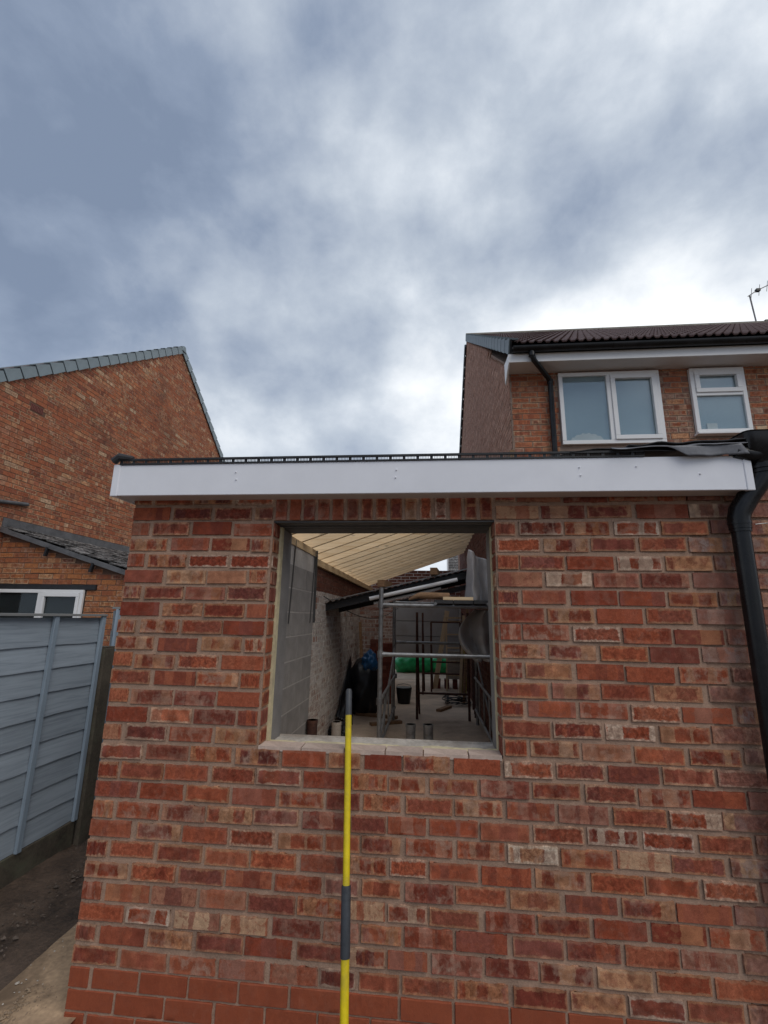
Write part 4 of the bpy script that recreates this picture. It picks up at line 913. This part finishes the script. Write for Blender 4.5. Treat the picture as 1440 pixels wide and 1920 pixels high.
MB().prism([(-1.225, 1.468), (-1.095, 1.468), (-1.11, 1.53), (-1.095, 1.592), (-1.225, 1.592)], 1.4005, 1.412, 'z').build('top', M['post'], fp, bevel=.004)
# ------------------------------------------------------------------ right house
HX, HY, HZS, HYR, HZR = 2.70, 3.461, 4.89, 9.25, 9.29
rh = thing('brick_house', 'brown brick house with tiled roof and white windows behind the extension', 'house', (7, 9, GZ))
HZE = 5.02; HYB = 2 * HYR - HY
MB().prism([(HY, GZ), (HY, HZE), (HYR, HZR - .1), (HYB, HZE), (HYB, GZ)], HX, 14, 'x').build('house_core', M['mortar_house'], rh)
hlim = lambda y: HZE + (HZR - .1 - HZE) * ((y - HY) if y < HYR else (HYB - y)) / (HYR - HY)
fw = MB().box((HX + .0005, HY - .02, 3.2), (8.5, HY - .001, HZS)).build('front_wall', M['mortar_house'], rh)
W1 = (3.30, 4.552, 3.86, 4.85); W2 = (4.922, 5.572, 3.975, 4.855)
fb = rows_bricks(0, 8.5 - HX, 3.3, HZS - .01, .213, .066, .012, .0115, holes=tuple((a - HX - .005, b - HX + .005, c - .04, d + .005) for a, b, c, d in (W1, W2)))
lay(rh, fw, (HX, HY - .02, 0), (1, 0, 0), (0, -1, 0), [b for b in fb if b[1] > 3.6 and b[0] < 4.6], M['brick_house'], M['brick_house_isl'], 300, (4, 3.4, 4.5), .02, .006)
gs = MB().box((HX - .012, HY - .0195, 3.0), (HX - .0005, HYB, HZE)).build('side_wall', M['mortar_house'], rh)
sb = rows_bricks(0, HYB - HY, 3.0, HZR, .213, .066, .012, .0115, keep=lambda u, z: z < hlim(HY + u) - .03)
lay(rh, gs, (HX - .012, HYB, 0), (0, -1, 0), (-1, 0, 0), [(HYB - HY - u, z, L, H) for u, z, L, H in sb], None, M['brick_house_isl'], 0, (0, 0, 0), .03, .008)
# eaves
MB().box((HX - .055, HY - .32, HZS - .01), (9, HY - .021, HZS)).build('soffit_board', M['soffit'], rh)
MB().box((HX - .055, HY - .338, HZS - .014), (9, HY - .3205, HZS + .10)).build('fascia_board', M['upvc_house'], rh)
MB().prism([(HY - .338, HZS - .014), (HY - .02, HZS - .16), (HY - .02, HZS + .13), (HY - .338, HZS + .10)], HX - .075, HX - .0555, 'x').build('box_end', M['upvc_house'], rh)
gt_ = MB(); n = 10
poly = [(HY - .40 + .055 * math.cos(math.pi + math.pi * q / n), HZS + .15 + .06 * math.sin(math.pi + math.pi * q / n)) for q in range(n + 1)]; poly += [(a + (.006 if a < HY - .4 else -.006), b + .004) for a, b in reversed(poly)]
gt_.prism(poly, HX - .03, 9, 'x'); gt_.build('gutter', M['black_plastic'], rh, smooth=True)
MB().box((HX - .05, HY - .345, HZS + .105), (9, HY - .30, HZS + .20)).build('eaves_board', M['black_matt'], rh)
MB().tube([(2.905, HY - .39, HZS + .12), (2.905, HY - .39, HZS + .05), (2.93, HY - .37, HZS - .01), (3.16, HY - .12, HZS - .13), (3.19, HY - .085, HZS - .17), (3.19, HY - .08, 3.3)], .034, 14).build('downpipe', M['black_plastic'], rh, smooth=True)
for z in (HZS + .03, HZS - .19): MB().tube([(2.905 if z > HZS else 3.19, HY - (.39 if z > HZS else .08), z), (2.905 if z > HZS else 3.19, HY - (.39 if z > HZS else .08), z + .05)], .041, 14).build('pipe_collar', M['black_plastic'], rh, smooth=True)
# roof tiles
RY0, RZ0 = HY - .40, HZS + .20; hang = math.atan2(HZR - RZ0, HYR - RY0); slen = math.hypot(HZR - RZ0, HYR - RY0)
MB().prism([(RY0 + .03, RZ0 - .05), (HYR, HZR - .06), (HYR, HZR - .03), (RY0 + .03, RZ0 - .02)], HX - .03, 14, 'x').build('roof_deck', M['felt'], rh)
MB().prism([(HYB + .4, RZ0 - .05), (HYR + .001, HZR - .06), (HYR + .001, HZR - .03), (HYB + .4, RZ0 - .02)], HX - .03, 14, 'x').build('roof_deck', M['tile'], rh)
tw_, tl = .30, .345; tp = []
for q in range(22):
    s = q / 21; ph = (s * 3) % 1.0; tp.append(((s - .5) * tw_, .028 * max(0, math.sin(math.pi * min(1, ph / .55))) ** 1.3 if ph < .55 else .0))
TM = []
for vv in range(3):
    mb = MB(); L2 = tl / 2 + .035
    top = [(a, b) for a, b in tp]; i0 = len(mb.v)
    for yy, dz in ((-L2, .024), (L2, -.002)): mb.v += [Vector((a, yy, b + dz)) for a, b in top]
    mb.v += [Vector((a, -L2, b + .008)) for a, b in top]; nn = len(top)
    for q in range(nn - 1):
        mb.f.append((q, q + 1, nn + q + 1, nn + q)); mb.f.append((2 * nn + q, 2 * nn + q + 1, q + 1, q)); mb.uv += [None, None]
    TM.append(mb.mesh('roof_tile', smooth=True))
tiles = []
rows = int(slen / tl)
for r in range(rows + 1):
    for c in range(36): tiles.append((HX + .02 + (c + .5) * tw_, (r + .5) * tl))
tiles = [t for t in tiles if t[1] < slen and t[0] < 13]
tiles.sort(key=lambda t: (t[0] - 4) ** 2 * .5 + t[1] ** 2)
far = MB()
for i, (x, s) in enumerate(tiles):
    p = Vector((x, RY0 + s * math.cos(hang), RZ0 + s * math.sin(hang)))
    if i < 300: link('roof_tile', TM[i % 3], M['tile'], rh, p, (hang + rs.uniform(-.006, .006), 0, rs.uniform(-.006, .006)))
    else:
        me = TM[0]; rot = Matrix.Rotation(hang, 3, 'X'); b = len(far.v); far.v += [p + rot @ v.co for v in me.vertices]
        for pl_ in me.polygons: far.f.append(tuple(b + k for k in pl_.vertices)); far.uv.append(None)
fo = far.build('roof_tiles', M['tile'], rh, smooth=True); fo['kind'] = 'stuff'
cap_row(rh, HX - .03, RY0, RZ0 - .05, hang, int(slen / tl), tl, -1)
cap_row(rh, HX - .03, HYB + .4, RZ0 - .05, hang, int(slen / tl), tl, -1, -1)
RT = MB(); n = 8; pr_ = [(HYR + .11 * math.cos(math.pi * q / n), HZR - .02 + .10 * math.sin(math.pi * q / n)) for q in range(n + 1)]
RTm = None
for i in range(17):
    x = HX - .05 + i * .45; mb = MB(); mb.prism(pr_, x, x + .445, 'x'); mb.build('ridge_tile', M['ridge'], rh, smooth=True)
MB().box((HX - .05 + 17 * .45, HYR - .1, HZR - .03), (14, HYR + .1, HZR + .075)).build('ridge_end', M['ridge'], rh)
# windows
def upvc_window(W, lights, sill):
    a, b, c, d = W; y = HY - .026
    w = MB().box((a, y + .004, c), (b, y + .024, d)).build('window', M['room'], rh)
    F = lambda x0, x1, z0, z1, yo=0.0, dp=.045: MB().box((x0, y - dp - yo, z0), (x1, y + .0035 - yo * .5, z1)).build('window_frame', M['upvc_house'], w, bevel=.004)
    t = .05
    F(a, b, d - t, d); F(a, b, c, c + t); F(a, a + t, c + t + .0005, d - t - .0005); F(b - t, b, c + t + .0005, d - t - .0005)
    for kind, x0, x1, z0, z1 in lights:
        if kind == 'm': F(x0, x1, z0, z1); continue
        if kind == 's':
            q = .055
            F(x0, x1, z1 - q, z1, .018); F(x0, x1, z0, z0 + q, .018); F(x0, x0 + q, z0 + q + .0005, z1 - q - .0005, .018); F(x1 - q, x1, z0 + q + .0005, z1 - q - .0005, .018)
            x0, x1, z0, z1 = x0 + q, x1 - q, z0 + q, z1 - q
        MB().box((x0, y - .02, z0), (x1, y - .012, z1)).build('pane', M['glass'], w)
        MB().box((x0, y - .002, z0), (x1, y + .002, z1)).build('pane_reflection', M['pane_reflection'], w)  # added backing: sky reflection in the panes put into its colour
    if sill: MB().box((a - .02, y - .10, c - .03), (b + .12, y + .0, c - .0005)).build('window_sill', M['upvc_house'], w, bevel=.004)
    return w
w1 = upvc_window(W1, [('m', 3.895, 3.945, W1[2] + .0505, W1[3] - .0505), ('p', W1[0] + .05, 3.895, W1[2] + .05, W1[3] - .05), ('s', 3.9455, W1[1] - .0505, W1[2] + .0505, W1[3] - .0505)], False)
w2 = upvc_window(W2, [('m', W2[0] + .0505, W2[1] - .0505, 4.475, 4.515), ('s', W2[0] + .0505, W2[1] - .0505, 4.5155, W2[3] - .0505), ('p', W2[0] + .05, W2[1] - .05, W2[2] + .05, 4.475)], True)
o = MB().box((5.06, HY - .0435, W2[2] + .052), (5.18, HY - .0285, W2[2] + .135)).build('tub', M['white_thing']); tag(o, 'small white tub standing inside the smaller upstairs window', 'tub')
o = MB(); pv = [(3.40 + .42 * q / 16, W1[2] + .052 + .10 * (math.sin(math.pi * q / 16) ** .6) + .012 * math.sin(q * 2.3)) for q in range(17)]; o.prism([(3.40, W1[2] + .052)] + pv + [(3.82, W1[2] + .052)], HY - .043, HY - .029)
o = o.build('cushion', M['white_thing']); tag(o, 'pale cushion pressed against the larger upstairs window', 'cushion')
# aerial
ae = thing('tv_aerial', 'thin television aerial on a pole above the tiled roof ridge', 'aerial', (10.14, 9.25, 9.3))
MB().tube([(10.15, 9.25, 9.25), (10.10, 9.25, 10.16)], .018, 8).build('mast', M['aerial'], ae, smooth=True)
MB().tube([(10.02, 9.2, 10.10), (10.28, 9.22, 10.28), (10.75, 9.25, 10.52)], .012, 8).build('boom', M['aerial'], ae, smooth=True)
for q in range(3): p = Vector((10.12, 9.21, 10.17)) + Vector((.22, .012, .12)) * q; MB().tube([p + Vector((-.04, -.10, .10 - q * .006)), p + Vector((.04, .10, -.10 + q * .006))], .006, 6).build('element', M['aerial'], ae)
MB().box((10.25, 9.18, 10.25), (10.35, 9.26, 10.32)).build('junction_box', M['black_plastic'], ae)
# house across the street
sh = thing('distant_house', 'distant house with ribbed dark roof glimpsed between the rafters and garage roof', 'house', (6, 30, .1))
MB().box((2.9, 27, .08), (10, 34, 3.6)).build('wall', M['brick_gable'], sh)
for i in range(16): z0 = 3.6 + i * .2; MB().prism([(26.6 + i * .19, z0), (26.6 + (i + 1) * .19 + .05, z0 + .2), (26.6 + (i + 1) * .19 + .05, z0 + .24), (26.6 + i * .19, z0 + .07)], 2.8, 10.1, 'x').build('roof_course', M['slate'], sh)
MB().box((2.72, 26.8, 3.2), (2.8, 27.2, 6.8)).build('verge_board', M['upvc_house'], sh)
# ------------------------------------------------------------------ rubble
def scatter(name, mat, n, fn, seed, smin, smax, label, cat):
    rg = random.Random(seed); mb = MB()
    for i in range(n):
        x, y, z = fn(rg); s = rg.uniform(smin, smax) * (1 if rg.random() < .85 else 2)
        vs_ = [Vector((math.cos(a) * rg.uniform(.6, 1.2), math.sin(a) * rg.uniform(.6, 1.2), rg.uniform(-.3, .1))) for a in (0, 1.3, 2.5, 3.7, 5.0)] + [Vector((rg.uniform(-.4, .4), rg.uniform(-.4, .4), rg.uniform(.4, .9)))]
        b = len(mb.v); mb.v += [Vector((x, y, z)) + v * s for v in vs_]
        for k in range(5): mb.f.append((b + k, b + (k + 1) % 5, b + 5)); mb.uv.append(None)
    o = mb.build(name, mat); o['kind'] = 'stuff'; o['label'] = label; o['category'] = cat; return o
scatter('rubble', M['stone'], 900, lambda g: (-.60 - .5 * g.random() ** .7, .2 + 3.2 * g.random(), GZ + .010), 5, .002, .010, 'small stones and rubble along the foot of the fence', 'rubble')
scatter('mortar_droppings', M['sill_concrete'], 260, lambda g: (-.42 + .45 * g.random(), -.5 + 1.6 * g.random(), GZ + .022), 16, .002, .006, 'pale mortar droppings on the path beside the wall', 'mortar')
scatter('gravel', M['tan_rubble'], 900, lambda g: (-.30 + .34 * g.random(), -.25 + .42 * g.random() ** 1.5, GZ + .030), 6, .002, .006, 'tan gravel and crumbs heaped at the corner of the brick wall', 'gravel')
